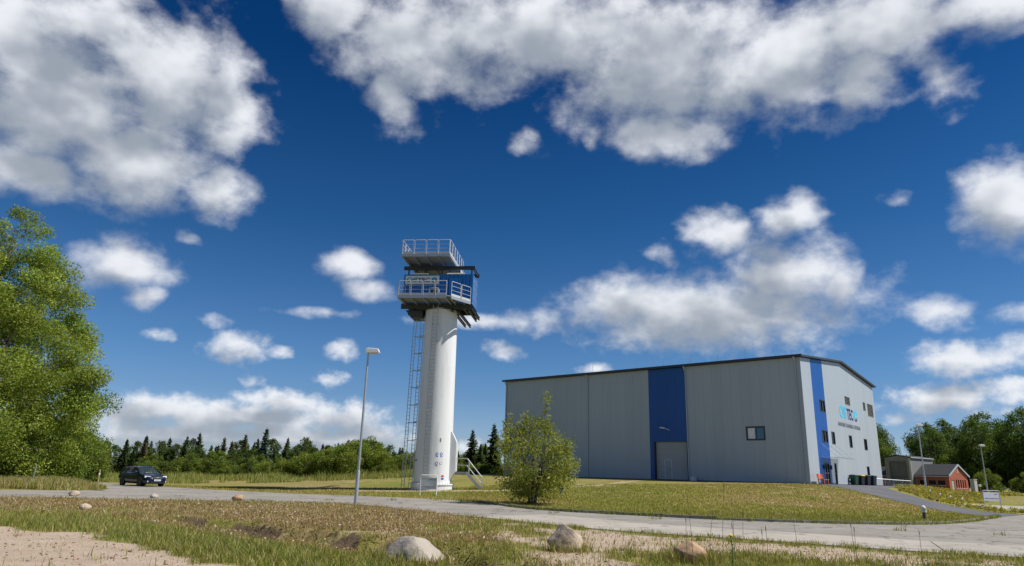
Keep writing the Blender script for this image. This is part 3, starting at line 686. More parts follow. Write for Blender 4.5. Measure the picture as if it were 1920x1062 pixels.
def ladder(ang, r_off, z0, z1, width=.42, brackets=True, name='ladder', turn=0):
    a = R(ang); d = Vector((math.cos(a), math.sin(a), 0)); s_ = Vector((-math.sin(a+R(turn)), math.cos(a+R(turn)), 0)); m_ = MB()
    P0 = lambda z, k: d*(trad(z)+r_off)+s_*(k*width/2)+Vector((0, 0, z))
    for k in (-1, 1): m_.beam(P0(z0, k), P0(z1, k), .05, .05)
    o = m_.build(name, 'galvanised', tw); z = z0+.3
    rg = MB().tube([P0(0, -1)-P0(0, 0), P0(0, 1)-P0(0, 0)], .016, 5).mesh('rung', 'galvanised')
    while z < z1-.1:
        q = link('rung', rg, o); q.location = P0(z, 0); z += .3
    if brackets:
        z = z0+.9
        while z < z1:
            b_ = MB()
            for k in (-1, 1): b_.beam(d*(trad(z)-.05)+s_*(k*width/2)+Vector((0, 0, z)), P0(z, k), .04, .05)
            b_.build('bracket', 'galvanised', o); z += 1.42
    return o
# front ladder and the pair on the left side
ladder(-103, .22, .9, TH+.2)
lb = ladder(192, .2, .1, TH-.6, .40, True, 'ladder', 35); la = ladder(188.5, .80, .0, TH-.9, .40, False, 'ladder', 35)
z = .9
while z < TH-1:
    b_ = MB(); a = R(188.5); d = Vector((math.cos(a), math.sin(a), 0)); s_ = Vector((-math.sin(a), math.cos(a), 0))
    for k in (-.17, .17): b_.tube([d*(trad(z)+.12)+s_*k+Vector((0, 0, z)), d*(trad(z)+.78)+s_*k+Vector((0, 0, z))], .022, 6)
    b_.build('bracket', 'galvanised', la); z += 1.42
# door housing on the right, with steps
DZ = 1.45
dh = MB()
prof = [(1.25, DZ-1.05), (1.62, DZ-.35), (1.86, DZ-.05), (1.86, DZ+2.25), (1.7, DZ+2.6), (1.42, DZ+3.1), (1.25, DZ+3.1)]
dh.prism(prof, lambda x, z: (x, -.62, z), lambda x, z: (x, .62, z)); dho = dh.build('door_housing', 'tower_white', tw, bevel=.03)
do = MB().box((1.862, -.45, DZ), (1.90, .45, DZ+2.05)).build('door', 'white_paint', dho); MB().tube([(1.9, .32, DZ+1), (1.96, .32, DZ+1), (1.96, .2, DZ+1)], .015, 6).build('handle', 'steel_dark', do)
st = MB().box((1.87, -.5, DZ-.2), (2.75, .5, DZ-.04)).build('stair_landing', 'grating', tw)
e0, e1 = Vector((2.75, 0, DZ-.1)), Vector((4.0, 0, .02))
for k in (-.48, .48):
    MB().beam(e0+Vector((0, k, -.05)), e1+Vector((0, k, 0)), .05, .2).build('stringer', 'galvanised', st)
    rl = MB(); hgt = Vector((0, 0, 1.05))
    rl.tube([Vector((1.9, k, DZ+1.0)), Vector((2.75, k, DZ+1.0)), e1+Vector((0, k, 1.0)), e1+Vector((0, k, 0))], .025, 6); rl.tube([Vector((1.9, k, DZ+.48)), Vector((2.72, k, DZ+.48)), e1+Vector((-.02, k, .5))], .02, 6)
    for f_ in (0.12,): p = e0.lerp(e1, f_)+Vector((0, k, 0)); rl.tube([p, p+hgt], .024, 6)
    rl.build('handrail', 'galvanised', st)
for i in range(7):
    p = e0.lerp(e1, (i+.7)/7.2); MB().box((p.x-.12, -.45, p.z-.02), (p.x+.12, .45, p.z+.02)).build('step', 'grating', st)
# notices on the shaft
def on_shaft(deg, z, off=.006):
    a = R(deg); rr = trad(z)+off; return frame_on((math.cos(a)*rr, math.sin(a)*rr, z), (-math.sin(a), math.cos(a), 0), (0, 0, 1))
def disc(rad, m, M, ring=None, name='notice'):
    o = MB().prism([(rad*math.cos(2*math.pi*k/20), rad*math.sin(2*math.pi*k/20)) for k in range(20)], lambda x, y: (x, y, 0), lambda x, y: (x, y, .006)).build(name, m, tw); o.matrix_local = M
    if ring:
        r2 = rad*.78; q = MB().prism([(r2*math.cos(2*math.pi*k/20), r2*math.sin(2*math.pi*k/20)) for k in range(20)], lambda x, y: (x, y, .007), lambda x, y: (x, y, .012)).build('notice_centre', ring, o)
    return o
for dg, z, m_, ring in ((-74, 2.72, 'sign_blue', None), (-60, 2.72, 'sign_blue', None), (-74, 2.02, 'sign_blue', None), (-60.5, 2.02, 'sign_red', 'white_paint')):
    o = disc(.115, m_, on_shaft(dg, z), ring)
    if m_ == 'sign_blue': MB().prism([(-.06, -.02), (0, -.08), (.06, -.02), (.06, .05), (-.06, .05)], lambda x, y: (x, y, .008), lambda x, y: (x, y, .012)).build('pictogram', 'white_paint', o)
    q = MB().box((-.09, -.22, -.002), (.09, -.17, .006)).build('notice_strip', m_ if ring is None else 'white_paint', tw); q.matrix_local = on_shaft(dg, z)
for z0, m_ in ((.98, 'sign_red'), (.78, 'sign_blue')):
    q = MB().box((-.11, 0, -.004), (.11, .13, .008)).build('notice_strip', m_, tw); q.matrix_local = on_shaft(-53, z0)
q = MB().box((-.25, 0, -.01), (.25, .1, .02)).build('nameplate', 'sign_blue', tw); q.matrix_local = on_shaft(-152, 2.15)
lettering('digit', '1', .1, .3, 'text_grey', tw, on_shaft(-67, 3.65, .01))

# container and its platforms: own local frame, x along the front, y to the back
CR = R(-6.5); cx, cy = -6.12, 57.0
ct = thing('blue_container', 'blue corrugated container with two railed steel platforms on top of the white tower', 'container', (cx, cy, 0), CR)
CL, CW, Z0, Z1 = 5.98, 2.44, 15.28, 17.86; hx, hy = CL/2, CW/2
def corrugated(p0, p1, z0, z1, outward, pitch=.36, dep=.075):
    p0, p1 = Vector((*p0, 0)), Vector((*p1, 0)); L = (p1-p0).length; d = (p1-p0)/L; o = Vector((*outward, 0)); pts = []; s_ = 0; i = 0
    seq = [(.0, 0), (.38, 0), (.5, -1), (.88, -1)]
    n = int(L/pitch)
    for k in range(n):
        for fr, dp in seq: pts.append(p0+d*((k+fr)*L/n)+o*(dep*dp))
    pts.append(p1.copy()); m_ = MB(); k = len(pts)
    m_.v = [(p.x, p.y, z0) for p in pts]+[(p.x, p.y, z1) for p in pts]; m_.f = [(i, i+1, k+i+1, k+i) for i in range(k-1)]
    return m_
for nm, a, b_, o in (('side_wall', (-hx+.1, -hy+.02), (hx-.1, -hy+.02), (0, -1)), ('side_wall', (hx-.1, hy-.02), (-hx+.1, hy-.02), (0, 1)), ('end_wall', (-hx+.02, hy-.1), (-hx+.02, -hy+.1), (-1, 0))):
    corrugated(a, b_, Z0+.1, Z1-.08, o).build(nm, 'container_blue', ct)
MB().box((-hx+.05, -hy+.07, Z1-.06), (hx-.05, hy-.07, Z1-.03)).build('roof_sheet', 'container_blue', ct)
MB().box((-hx+.05, -hy+.07, Z0+.02), (hx-.05, hy-.07, Z0+.1)).build('floor', 'steel_dark', ct)
for x in (-hx, hx):
    for y in (-hy, hy):
        sx, sy = (1 if x < 0 else -1), (1 if y < 0 else -1)
        MB().box((min(x, x+sx*.13), min(y, y+sy*.13), Z0), (max(x, x+sx*.13), max(y, y+sy*.13), Z1)).build('corner_post', 'container_blue', ct)
for y in (-hy, hy):
    s_ = 1 if y < 0 else -1
    for z in (Z0, Z1-.1): MB().box((-hx+.131, min(y, y+s_*.1), z+.001), (hx-.131, max(y, y+s_*.1), z+.099)).build('frame_rail', 'container_blue', ct)
for x in (-hx, hx):
    s_ = 1 if x < 0 else -1
    for z in (Z0, Z1-.1): MB().box((min(x, x+s_*.1), -hy+.131, z+.001), (max(x, x+s_*.1), hy-.131, z+.099)).build('frame_rail', 'container_blue', ct)
# end doors with locking bars
for y0, y1 in ((-hy+.14, -.01), (.01, hy-.14)):
    d_ = MB().box((hx-.08, y0, Z0+.12), (hx-.03, y1, Z1-.12)).build('end_door', 'container_blue', ct)
    for y in (y0+.3, y1-.3): MB().tube([(hx, y, Z0+.06), (hx, y, Z1-.06)], .02, 6).build('locking_bar', 'galvanised', d_)
    for z in (Z0+.5, Z0+1.2, Z0+2.0): MB().box((hx-.03, y0+.02, z), (hx-.012, y1-.02, z+.25)).build('door_rib', 'container_blue', d_)
sdo = MB().box((.95, -hy-.04, Z0+.12), (2.0, -hy+.04, Z1-.35)).build('side_door', 'container_blue', ct); MB().tube([(1.85, -hy-.04, Z0+1.1), (1.85, -hy-.1, Z0+1.1), (1.7, -hy-.1, Z0+1.1)], .015, 6).build('handle', 'steel_dark', sdo)
bn = MB().box((-hx+.16, -hy-.10, 16.98), (.10, -hy-.05, 17.72)).build('banner', 'sign_white', ct)
BMx = lambda x, z: frame_on((x, -hy-.108, z), (1, 0, 0), (0, 0, 1))
lettering('lettering', 'Off', .95, .42, 'logo_teal', bn, BMx(-hx+.26, 17.15)); lettering('lettering', 'TEC', 1.02, .38, 'logo_navy', bn, BMx(-hx+1.24, 17.15)); emblem(bn, BMx(-.32, 17.35), .24, 'logo_teal', 'logo_navy')
for x0 in (-2.4, .72): MB().tube([(x0, -hy-.08, 17.9), (x0+1.58, -hy-.08, 17.9)], .055, 8).build('tube_light', 'lamp_white', ct)
# steelwork below and above
for y in (-hy-.02, hy-.1): MB().ibeam((-hx-.08, y, 15.04), (hx+.02, y, 15.04), .2, .4).build('floor_beam', 'steel_dark', ct)
for x in (-2.2, -.9, .6, 2.3): MB().ibeam((x, -hy+.1, 15.0), (x, hy-.2, 15.0), .16, .3).build('cross_beam', 'steel_dark', ct)
for x, y0, y1, z in ((1.32, -hy-.35, 5.4, 14.78), (1.75, -hy+.5, 5.6, 14.78), (2.78, -hy-.15, 2.6, 14.7), (2.98, -hy+.2, 2.9, 14.9)):
    MB().ibeam((x, y0, z), (x, y1, z), .16, .24).build('runway_beam', 'steel_dark', ct)
MB().prism([(-hx+.2, 14.84), (-1.3, 14.84), (-1.3, 14.2), (-2.3, 14.2)], lambda x, z: (x, -.75, z), lambda x, z: (x, -.65, z)).build('gusset', 'steel_dark', ct)
MB().prism([(-hx+.2, 14.84), (-1.3, 14.84), (-1.3, 14.2), (-2.3, 14.2)], lambda x, z: (x, .65, z), lambda x, z: (x, .75, z)).build('gusset', 'steel_dark', ct)
MB().box((-2.3, -.64, 14.2), (-1.25, .64, 14.3)).build('ladder_landing', 'steel_dark', ct)
for y in (-hy-.02, hy-.02): MB().ibeam((-hx-.05, y, 18.41), (hx+.12, y, 18.41), .18, .3).build('roof_beam', 'steel_dark', ct)
for x in (hx-.0,): MB().ibeam((x, -hy, 18.41), (x, hy+.1, 18.41), .12, .26).build('roof_beam', 'steel_dark', ct)
for x in (-2.6, -1.2, .3, 1.8, 2.85): MB().box((x-.05, -hy-.05, Z1+.001), (x+.05, -hy+.08, 18.255)).build('stub_post', 'steel_dark', ct)
def platform(name, outline, zt, rails, joists):
    """outline of the deck (x, y), its top at zt; rails: runs of points to fence"""
    dk = MB().prism(outline, lambda x, y: (x, y, zt-.05), lambda x, y: (x, y, zt)).build(name, 'grating', ct)
    for j in joists: MB().ibeam((j[0][0], j[0][1]+.06, zt-.16), (*j[1], zt-.16), .09, .2, .02).build('joist', 'galvanised', dk)
    for run, nseg in rails:
        for a, b_ in zip(run[:-1], run[1:]):
            a, b_ = Vector((*a, zt)), Vector((*b_, zt)); n = nseg if isinstance(nseg, int) else max(1, round((b_-a).length/1.02))
            for i in range(n):
                p, q = a.lerp(b_, i/n), a.lerp(b_, (i+1)/n); d = (q-p).normalized(); p, q = p+d*.05, q-d*.05
                fr = MB(); z1 = Vector((0, 0, 1.22))
                fr.tube([p, p+z1*.97, p+z1+d*.04, q+z1-d*.04, q+z1*.97, q], .026, 6)
                for h_ in (.48, .84): fr.tube([p+Vector((0, 0, h_)), q+Vector((0, 0, h_))], .017, 5)
                ro_ = fr.build('railing', 'steel_light', dk)
                MB().beam(p+Vector((0, 0, .1)), q+Vector((0, 0, .1)), .012, .2).build('toe_board', 'steel_light', ro_)
            nz_ = Vector((0, 0, -.13)); d = (b_-a).normalized(); MB().beam(a+nz_+d*.03, b_+nz_-d*.03, .06, .2).build('edge_beam', 'galvanised', dk)
    return dk
yf = -hy-2.35
xl, xr = -hx+.33, 1.38
platform('upper_platform', [(xl, yf), (xr, yf), (xr, 2.55), (xl, 2.55)], 18.94,
         [([(xl, yf), (xr, yf)], 4), ([(xr, yf), (xr, 2.55)], 6), ([(xl, 2.55), (xl, yf)], 6), ([(xr, 2.55), (xl, 2.55)], 4)],
         [((x, yf+.02), (x, 2.5)) for x in (xl+.07, xl+1.0, xl+2.0, xl+3.0, xr-.07)])
platform('lower_platform', [(xl-.08, yf), (1.3, yf), (1.6, yf+.2), (hx-.1, -hy-.12), (xl-.08, -hy-.12)], 15.42,
         [([(xl-.08, yf), (1.3, yf)], 4), ([(1.6, yf+.2), (hx-.1, -hy-.14)], 2), ([(xl-.08, -hy-.14), (xl-.08, yf)], 2)],
         [((x, yf+.02), (x, -hy-.16)) for x in (xl, xl+1.0, xl+2.0, xl+3.0, 1.24)]+[((1.62, yf+.3), (1.62, -hy-.16)), ((2.4, -hy-.6), (2.4, -hy-.16))])
# rescue tripod / winch stand on the lower platform
wn = thing('winch_stand', 'small dark winch frame standing on the lower container platform', 'winch', (cx, cy, 0), CR)
f = MB(); x0, y0 = -.55, -hy-.75
for dx in (0, .75):
    for dy in (0, .45): f.tube([(x0+dx, y0+dy, 15.422), (x0+dx, y0+dy, 16.46)], .03, 6)
for dy in (0, .45): f.tube([(x0, y0+dy, 16.46), (x0+.75, y0+dy, 16.46)], .03, 6)
f.build('frame', 'steel_light', wn); MB().box((x0+.1, y0+.05, 16.0), (x0+.6, y0+.4, 16.4)).build('winch_drum', 'steel_dark', wn, bevel=.05)
# ------------------------------------------------------------------ trees
def tube_np(mb, pts, radii, n=6): mb.tube(pts, list(radii), n)
def leaves(rng, centres, radii, counts, size, cols, asp=.42, flat=.0, up=.35, jitter=.24, squash=1.0):
    """leaf-sized faces spread through balls round the centres; returns verts, quads, colours"""
    C = np.repeat(centres, counts, 0); Rr = np.repeat(radii, counts)[:, None]; cl = np.repeat(cols, counts, 0); n = len(C)
    d = rng.normal(size=(n, 3)); d /= np.linalg.norm(d, axis=1)[:, None]
    p = C + d*Rr*(rng.random((n, 1))**.45)*np.array([1, 1, squash])
    t = rng.normal(size=(n, 3)) + np.array([0, 0, -.3]); t /= np.linalg.norm(t, axis=1)[:, None]
    nr = d*.7 + rng.normal(size=(n, 3))*.6 + np.array([0, 0, up]); b = np.cross(t, nr); b /= np.linalg.norm(b, axis=1)[:, None]+1e-9
    L = size*(.65+.7*rng.random((n, 1))); t = t*L/2; b = b*L*asp/2
    V = np.stack([p-t, p+b, p+t, p-b], 1).reshape(-1, 3); Q = np.arange(4*n).reshape(n, 4)
    k = (1+jitter*(rng.random((n, 1))-.5)*2); hue = rng.random((n, 1))
    c = cl*k*np.concatenate([1+.25*(hue-.5), np.ones((n, 1)), 1-.3*(hue-.5)], 1)
    return V, Q, np.repeat(np.clip(c, 0, 1), 4, 0)
def crown_tree(seed, prof, nclump, per, clump, leaf, col, col2, trunk_r, bark='bark', stems=1, lean=(0, 0), asp=.42, shell=.55, zlow=None, name='crown', limbs=True, lm='leaf', squash=.8, extra=()):
    """prof: list of (z, radius). returns trunk mesh and crown mesh"""
    rng = np.random.default_rng(seed); pz = np.array([p[0] for p in prof]); pr = np.array([p[1] for p in prof]); zt = pz[-1]
    zz = np.linspace(pz[0], pz[-1], 200); wgt = np.interp(zz, pz, pr)**1.3+.05; cdf = np.cumsum(wgt)/wgt.sum()
    z = np.interp(rng.random(nclump), cdf, zz); a = rng.random(nclump)*2*np.pi; rmax = np.interp(z, pz, pr)
    r = rmax*np.sqrt(shell**2+(1-shell**2)*rng.random(nclump))*(.86+.3*rng.random(nclump))
    f = z/zt; cen = np.stack([np.cos(a)*r+lean[0]*f**1.4, np.sin(a)*r+lean[1]*f**1.4, z], 1)
    # the leader
    tops = np.array([[lean[0]+rng.normal()*.2, lean[1]+rng.normal()*.2, zt-.2*k] for k in range(3)]); cen = np.concatenate([cen, tops]+([np.array(extra, float)] if len(extra) else [])); n = len(cen)
    rad = clump*(.6+.8*rng.random(n))*np.clip(.45+np.interp(cen[:, 2], pz, pr)/max(pr), .4, 1.1)
    mixf = rng.random((n, 1)); cc = np.array(col)*(1-mixf)+np.array(col2)*mixf; cc = cc*(.68+.6*rng.random((n, 1)))
    cnt = np.maximum(8, (per*(rad/clump)**2)).astype(int)
    V, Q, c = leaves(rng, cen, rad, cnt, leaf, cc, asp, squash=squash)
    ok = V.reshape(-1, 4, 3)[:, :, 2].min(1) > .02; ids = np.where(ok)[0]
    V = V.reshape(-1, 4, 3)[ids].reshape(-1, 3); c = c.reshape(-1, 4, 3)[ids].reshape(-1, 3); Q = np.arange(len(V)).reshape(-1, 4)
    crown = np_mesh(name, V, Q, lm, c)
    tb = MB(); st = []
    for s_ in range(stems):
        an = 2*np.pi*s_/max(1, stems)+.4; off = 0 if stems == 1 else .1+.12*rng.random(); sp = 0 if stems == 1 else zt*.16*(.5+rng.random())
        pts = []; rr = []
        for k in range(9):
            g = k/8; pts.append((math.cos(an)*(off+sp*g)+lean[0]*g**1.4+rng.normal()*.02*zt*g*.4, math.sin(an)*(off+sp*g)+lean[1]*g**1.4+rng.normal()*.02*zt*g*.4, g*zt*.93)); rr.append(trunk_r*(1-.93*g)*(1.25 if k == 0 else 1))
        tb.tube(pts, rr, 7); st.append(pts)
    if limbs:
        for i in rng.permutation(n)[:min(n, 70)]:
            pts = st[rng.integers(len(st))]; zc = cen[i][2]*(.35+.4*rng.random()); k = min(7, int(zc/(zt*.93)*8)); g = zc/(zt*.93)*8-k
            p0 = Vector(pts[k]).lerp(Vector(pts[k+1]), g); p1 = Vector(cen[i]); mid = p0.lerp(p1, .5)+Vector((0, 0, .06*zt*rng.random())); r0 = trunk_r*(1-.9*zc/zt)*.42
            tb.tube([p0, mid, p1], [r0, r0*.6, r0*.15], 5)
    return tb.mesh('trunk', bark, True, False), crown
def spruce(seed, H, rad, col, col2, dead=0.0, n_whorl=28):
    """tiers of drooping boughs, each bough a fan of needle sprays"""
    rng = np.random.default_rng(seed); Vs, Qs, Cs = [], [], []; k = 0
    for w_ in range(n_whorl):
        f = w_/n_whorl; z = H*(.03+.95*f**.95); L = rad*(1-f)**.8*(.82+.36*rng.random())+.10; nb = max(5, int(10*(1-f)+5))
        for b_ in range(nb):
            a = 2*np.pi*(b_/nb)+rng.random()*1.2; Lb = L*(.3+.85*rng.random()); dv_ = np.array([math.cos(a), math.sin(a), 0]); side = np.array([-math.sin(a), math.cos(a), 0]); droop = .12+.38*(1-f)
            cc = (np.array(col) if rng.random() > .4 else np.array(col2))*(.7+.6*rng.random())
            if rng.random() < dead: cc = np.array([.125, .10, .055])*(.7+.5*rng.random())
            m_ = max(3, int(Lb/.2))
            for j in range(m_):
                g = (j+.35)/m_; c0 = np.array([0, 0, z+rng.normal()*.05])+dv_*Lb*g+np.array([0, 0, -droop*Lb*g*g+.35*Lb*g*(f > .6)]); wd = .42*Lb*(1-.7*g)+.12
                for s_ in (-1, 1, 0):
                    tip = c0+side*s_*wd*(.6+.5*rng.random())+dv_*wd*(.55 if s_ else .9)+np.array([0, 0, -.22*wd-.2*rng.random()*wd]); wv = (dv_ if s_ else side)*(.085+.06*Lb)+np.array([0, 0, .05])
                    Vs += [c0-wv*.8, c0+wv*.9, tip+wv*.3, tip-wv*.3]; Qs.append((k, k+1, k+2, k+3)); Cs += [cc, cc, cc*1.1, cc*1.1]; k += 4
    for j in range(14):      # the leader shoot
        a = rng.random()*6.28; z = H*(.9+.1*j/14); tip = np.array([math.cos(a)*.16*(1.1-j/14), math.sin(a)*.16*(1.1-j/14), z+.12]); c0 = np.array([0, 0, z]); wv = np.array([-math.sin(a), math.cos(a), .3])*.05
        Vs += [c0-wv, c0+wv, tip+wv*.4, tip-wv*.4]; Qs.append((k, k+1, k+2, k+3)); Cs += [np.array(col)]*4; k += 4
    tb = MB().tube([(0, 0, 0), (0, 0, H*.5), (0, 0, H*.98)], [H*.016+.03, H*.01+.02, .01], 6)
    return tb.mesh('trunk', 'bark', True, False), np_mesh('crown', np.array(Vs), np.array(Qs), 'needle', np.array(Cs))
def plant_tree(name, meshes, x, y, label, cat='tree', s=1.0, rz=0.0, group=None, sz=None, z=None):
    o = thing(name, label, cat, (x, y, (hz(x, y) if z is None else z)-.03), rz, group); o.scale = (s, s, sz or s)
    link('trunk', meshes[0], o); link('crown', meshes[1], o); return o
rt = random.Random(5)
G1, G2, G3 = (.10, .135, .022), (.155, .175, .035), (.05, .085, .018)
# the big tree by the road
bt_ = crown_tree(11, [(.3, 6.2), (2, 7.6), (5, 8.6), (8, 8.1), (11, 7.2), (13.5, 6.0), (16, 4.6), (18.6, 2.9), (20.6, 1.0)], 420, 520, 1.1, .2, (.16, .235, .03), (.29, .35, .06), .42, 'bark_pale', lean=(.6, 0), shell=.38, extra=[(8.6, -1.5, 6.9), (9.3, -1.7, 7.1), (9.9, -1.9, 7.4), (10.4, -2, 7.6), (8.9, -1, 5.6)])
plant_tree('broadleaf_tree', bt_, -39.6, 50.5, 'tall bright green leafy tree at the road junction, crown reaching to the ground')
# bushes under and behind it
bm_ = [crown_tree(20+i, [(.1, 1.5), (1.2, 2.1), (2.4, 1.7), (3.6, .5)], 46, 190, .62, .2, (.10, .16, .022), (.19, .24, .04), .08, stems=4, shell=.45) for i in range(3)]
by_ = [crown_tree(30+i, [(.1, 1.4), (1.2, 2.0), (2.4, 1.6), (3.2, .5)], 46, 190, .6, .2, (.12, .18, .02), (.21, .25, .035), .08, stems=4, shell=.45) for i in range(2)]
for x, y, s in ((-36.2, 52.5, .8), (-35.2, 55.5, .9), (-35.0, 49.0, .62), (-38.5, 48.2, .85), (-38.5, 57.5, .95)):
    plant_tree('bush', bm_[rt.randrange(3)], x, y, 'dark green roadside bush under the big leafy tree', 'bush', s, rt.uniform(0, 6), 'bushes under the big tree')
for x, y, s in ((-37.5, 62.5, .95), (-41, 66, 1.35), (-44.5, 70, 1.5), (-46.5, 76, 1.45), (-50, 66, 1.9), (-50.5, 82, 1.5), (-52, 76, 2.0), (-54, 89, 1.5)):
    plant_tree('bush', bm_[rt.randrange(3)], x, y, 'tall rounded hedge bush behind the dark car', 'bush', s, rt.uniform(0, 6), 'hedge bushes behind the car')
# low bright bushes along the meadow
for x, y, s in ((-21.4, 84, .95), (-18.6, 80, 1.0), (-24.6, 86, .85), (-17.2, 86, 1.3), (-30.5, 89, .6), (-14.9, 84, .8), (-36, 90, .55), (-27.2, 86, .6), (-20, 90, 1.25), (-13.2, 92, .8)):
    plant_tree('bush', by_[rt.randrange(2)], x, y, 'low bright green bush at the edge of the conifer wood', 'bush', s, rt.uniform(0, 6), 'bright bushes before the conifers')
# conifer wood
sp_ = [spruce(40+i, 6.6+i*.3, 1.65, (.04, .075, .02), (.075, .11, .03), .04) for i in range(3)]; sd2 = [spruce(50+i, 6.8, 1.4, (.06, .065, .025), (.10, .075, .038), .5) for i in range(2)]; sb_ = [spruce(55, 6.6, 1.5, (.065, .11, .07), (.085, .13, .085))]
bl_ = [crown_tree(60+i, [(.8, 1.6), (2.5, 2.5), (4.5, 2.3), (6.3, 1.2), (7.2, .4)], 55, 90, .8, .34, (.05, .09, .018), (.10, .14, .026), .13, shell=.5) for i in range(2)]
for row, (y0, n, smin) in enumerate(((101, 44, .6), (105, 46, .67), (111, 46, .76), (119, 40, .86))):
    for i in range(n):
        x = -72 + (i+rt.uniform(-.35, .35))*(70/n)*1.0; y = y0+rt.uniform(-2, 2); sh_ = smin*rt.uniform(.68, 1.2)*(1.0-.16*sstep(np.array(x), -26, -12))
        k = rt.random(); pale = (-44 < x < -30)
        if k < .36: plant_tree('broadleaf_tree', bl_[rt.randrange(2)], x, y, 'small rounded broadleaf tree among the distant conifers', 'tree', sh_*.88, rt.uniform(0, 6), 'broadleaf trees in the conifer wood')
        elif k < (.58 if pale else .42): plant_tree('conifer', sd2[rt.randrange(2)], x, y, 'thin brownish half-dead conifer in the distant wood', 'tree', sh_, rt.uniform(0, 6), 'browning conifers')
        else: plant_tree('conifer', sp_[rt.randrange(3)], x, y, 'dark green pointed conifer in the distant wood', 'tree', sh_, rt.uniform(0, 6), 'green conifers of the distant wood')
for i in range(22):
    x = -50+i*1.9+rt.uniform(-.8, .8); plant_tree('bush', bm_[rt.randrange(3)], x, 96+rt.uniform(-2, 2), 'mid-green shrub in the dense edge of the conifer wood', 'bush', rt.uniform(.55, 1.0), rt.uniform(0, 6), 'shrubs in the wood edge')
plant_tree('conifer', sb_[0], -33.8, 98, 'pale blue-green conifer standing taller than the wood around it', 'tree', 1.05)
for i in range(26):
    x = -12+i*1.35+rt.uniform(-.5, .5); y = rt.uniform(118, 130); plant_tree('conifer', sp_[rt.randrange(3)], x, y, 'dark conifer behind the tower and the hall corner', 'tree', rt.uniform(.5, .75), rt.uniform(0, 6), 'conifers behind the tower')
for x, y, s, lb_ in ((-2.0, 103, 1.06, 'larger dark spruce right beside the far hall corner'), (-5.2, 104, .95, 'smaller dark spruce between the hall corner spruce and the tower stairs')): plant_tree('conifer', sp_[1], x, y, lb_, 'tree', s, rt.uniform(0, 6), 'two spruces beside the hall')
for x, y, s in ((-8, 106, .9), (-3.6, 108, 1.0), (-7, 103, .5)): plant_tree('bush', bm_[rt.randrange(3)], x, y, 'dark bush at the foot of the two big spruces', 'bush', s*1.2, rt.uniform(0, 6), 'bushes at the spruces')
for x in (-6.6, -5.2, -3.8, -2.6, -1.2): plant_tree('bush', by_[rt.randrange(2)], x, 98+rt.uniform(-1, 1), 'low yellow-green shrub before the two big spruces', 'bush', .42, rt.uniform(0, 6), 'shrubs before the spruces')
# wood on the right
bw_ = [crown_tree(70+i, [(.5, 2.2), (3, 3.9), (6, 4.3), (9, 3.7), (11.5, 2.3), (13, .8)], 95, 150, 1.15, .36, (.05, .10, .016), (.125, .18, .028), .24, shell=.55) for i in range(4)]
for x, y, s in ((56, 122, .72), (61, 118, .78), (65.5, 124, .82), (69.5, 115, .76), (73, 121, .86), (76.5, 113, .80), (80, 119, .9), (82.5, 111, .98), (86.5, 116, 1.05), (89, 108, 1.05), (93, 113, 1.15), (97, 106, 1.1), (78.5, 125, .95), (85, 124, 1.05), (100, 114, 1.2), (60, 130, .9), (68, 131, .95), (53, 128, .75)):
    x *= 1.32; y *= 1.32; s *= 1.3
    plant_tree('broadleaf_tree', bw_[rt.randrange(4)], x, y, 'dark leafy tree in the wood behind the brick house', 'tree', s, rt.uniform(0, 6), 'trees of the wood behind the brick house')
for x, y, s in ((72, 106, .9), (76, 104, .8), (80, 103, .95), (84, 100, 1.0), (88, 98, 1.0)):
    x *= 1.32; y *= 1.32; s *= 1.3
    plant_tree('bush', bm_[rt.randrange(3)], x, y, 'dark undergrowth bush at the foot of the wood', 'bush', s, rt.uniform(0, 6), 'undergrowth of the right-hand wood')
# willow shrub on the lawn
ws_ex = [(.75+.1*math.sin(i*2.1), .12*math.cos(i*1.7), 4.2+.2*i) for i in range(11)]+[(-1.5+.1*math.sin(i), .1*math.cos(i*2), 3.3+.2*i) for i in range(9)]+[(-.45+.1*math.sin(i*3), .1*math.cos(i), 3.8+.2*i) for i in range(7)]+[(1.9, 0, 3.0), (2.1, -.2, 2.4), (2.2, .2, 2.0)]
ws_ = crown_tree(81, [(.45, 1.1), (1.1, 2.0), (2.2, 2.3), (3.4, 2.0), (4.2, 1.3), (4.8, .6)], 165, 52, .42, .22, (.18, .22, .03), (.33, .35, .08), .07, stems=6, shell=.3, asp=.24, squash=1.15, extra=ws_ex)
plant_tree('willow_shrub', ws_, 1.5, 40.5, 'loose upright willow shrub with many stems standing on the lawn', 'shrub', 1.0, .0)

# ------------------------------------------------------------------ grasses and herbs (nobody could count them)
def blades(rng, P, h, w, cols, lean=.35, name='grass', tip=None, seg=True):
    n = len(P); X, Y = P[:, 0], P[:, 1]; Z = height(X, Y)-.01
    a = rng.random(n)*2*np.pi; dx, dy = np.cos(a), np.sin(a); b = rng.random(n)*2*np.pi; ln = lean*h*(rng.random(n)+.15)
    o = np.stack([X, Y, Z], 1); s_ = np.stack([dx, dy, 0*dx], 1)*(w/2)[:, None]
    mid = o+np.stack([np.cos(b)*ln*.3, np.sin(b)*ln*.3, h*.55], 1); tp = o+np.stack([np.cos(b)*ln, np.sin(b)*ln, h*(1-.12*rng.random(n))], 1)
    V = np.stack([o-s_, o+s_, mid+s_*.7, mid-s_*.7, tp], 1).reshape(-1, 3)
    i = np.arange(n)*5; T = np.concatenate([np.stack([i, i+1, i+2], 1), np.stack([i, i+2, i+3], 1), np.stack([i+3, i+2, i+4], 1)])
    return np_mesh(name, V, T, 'grass_blade', np.repeat(cols, 5, 0))
def pick(rng, n, pal):
    pal = np.array(pal); i = rng.integers(len(pal), size=n); return pal[i]*(.7+.6*rng.random((n, 1)))
rg = np.random.default_rng(21)
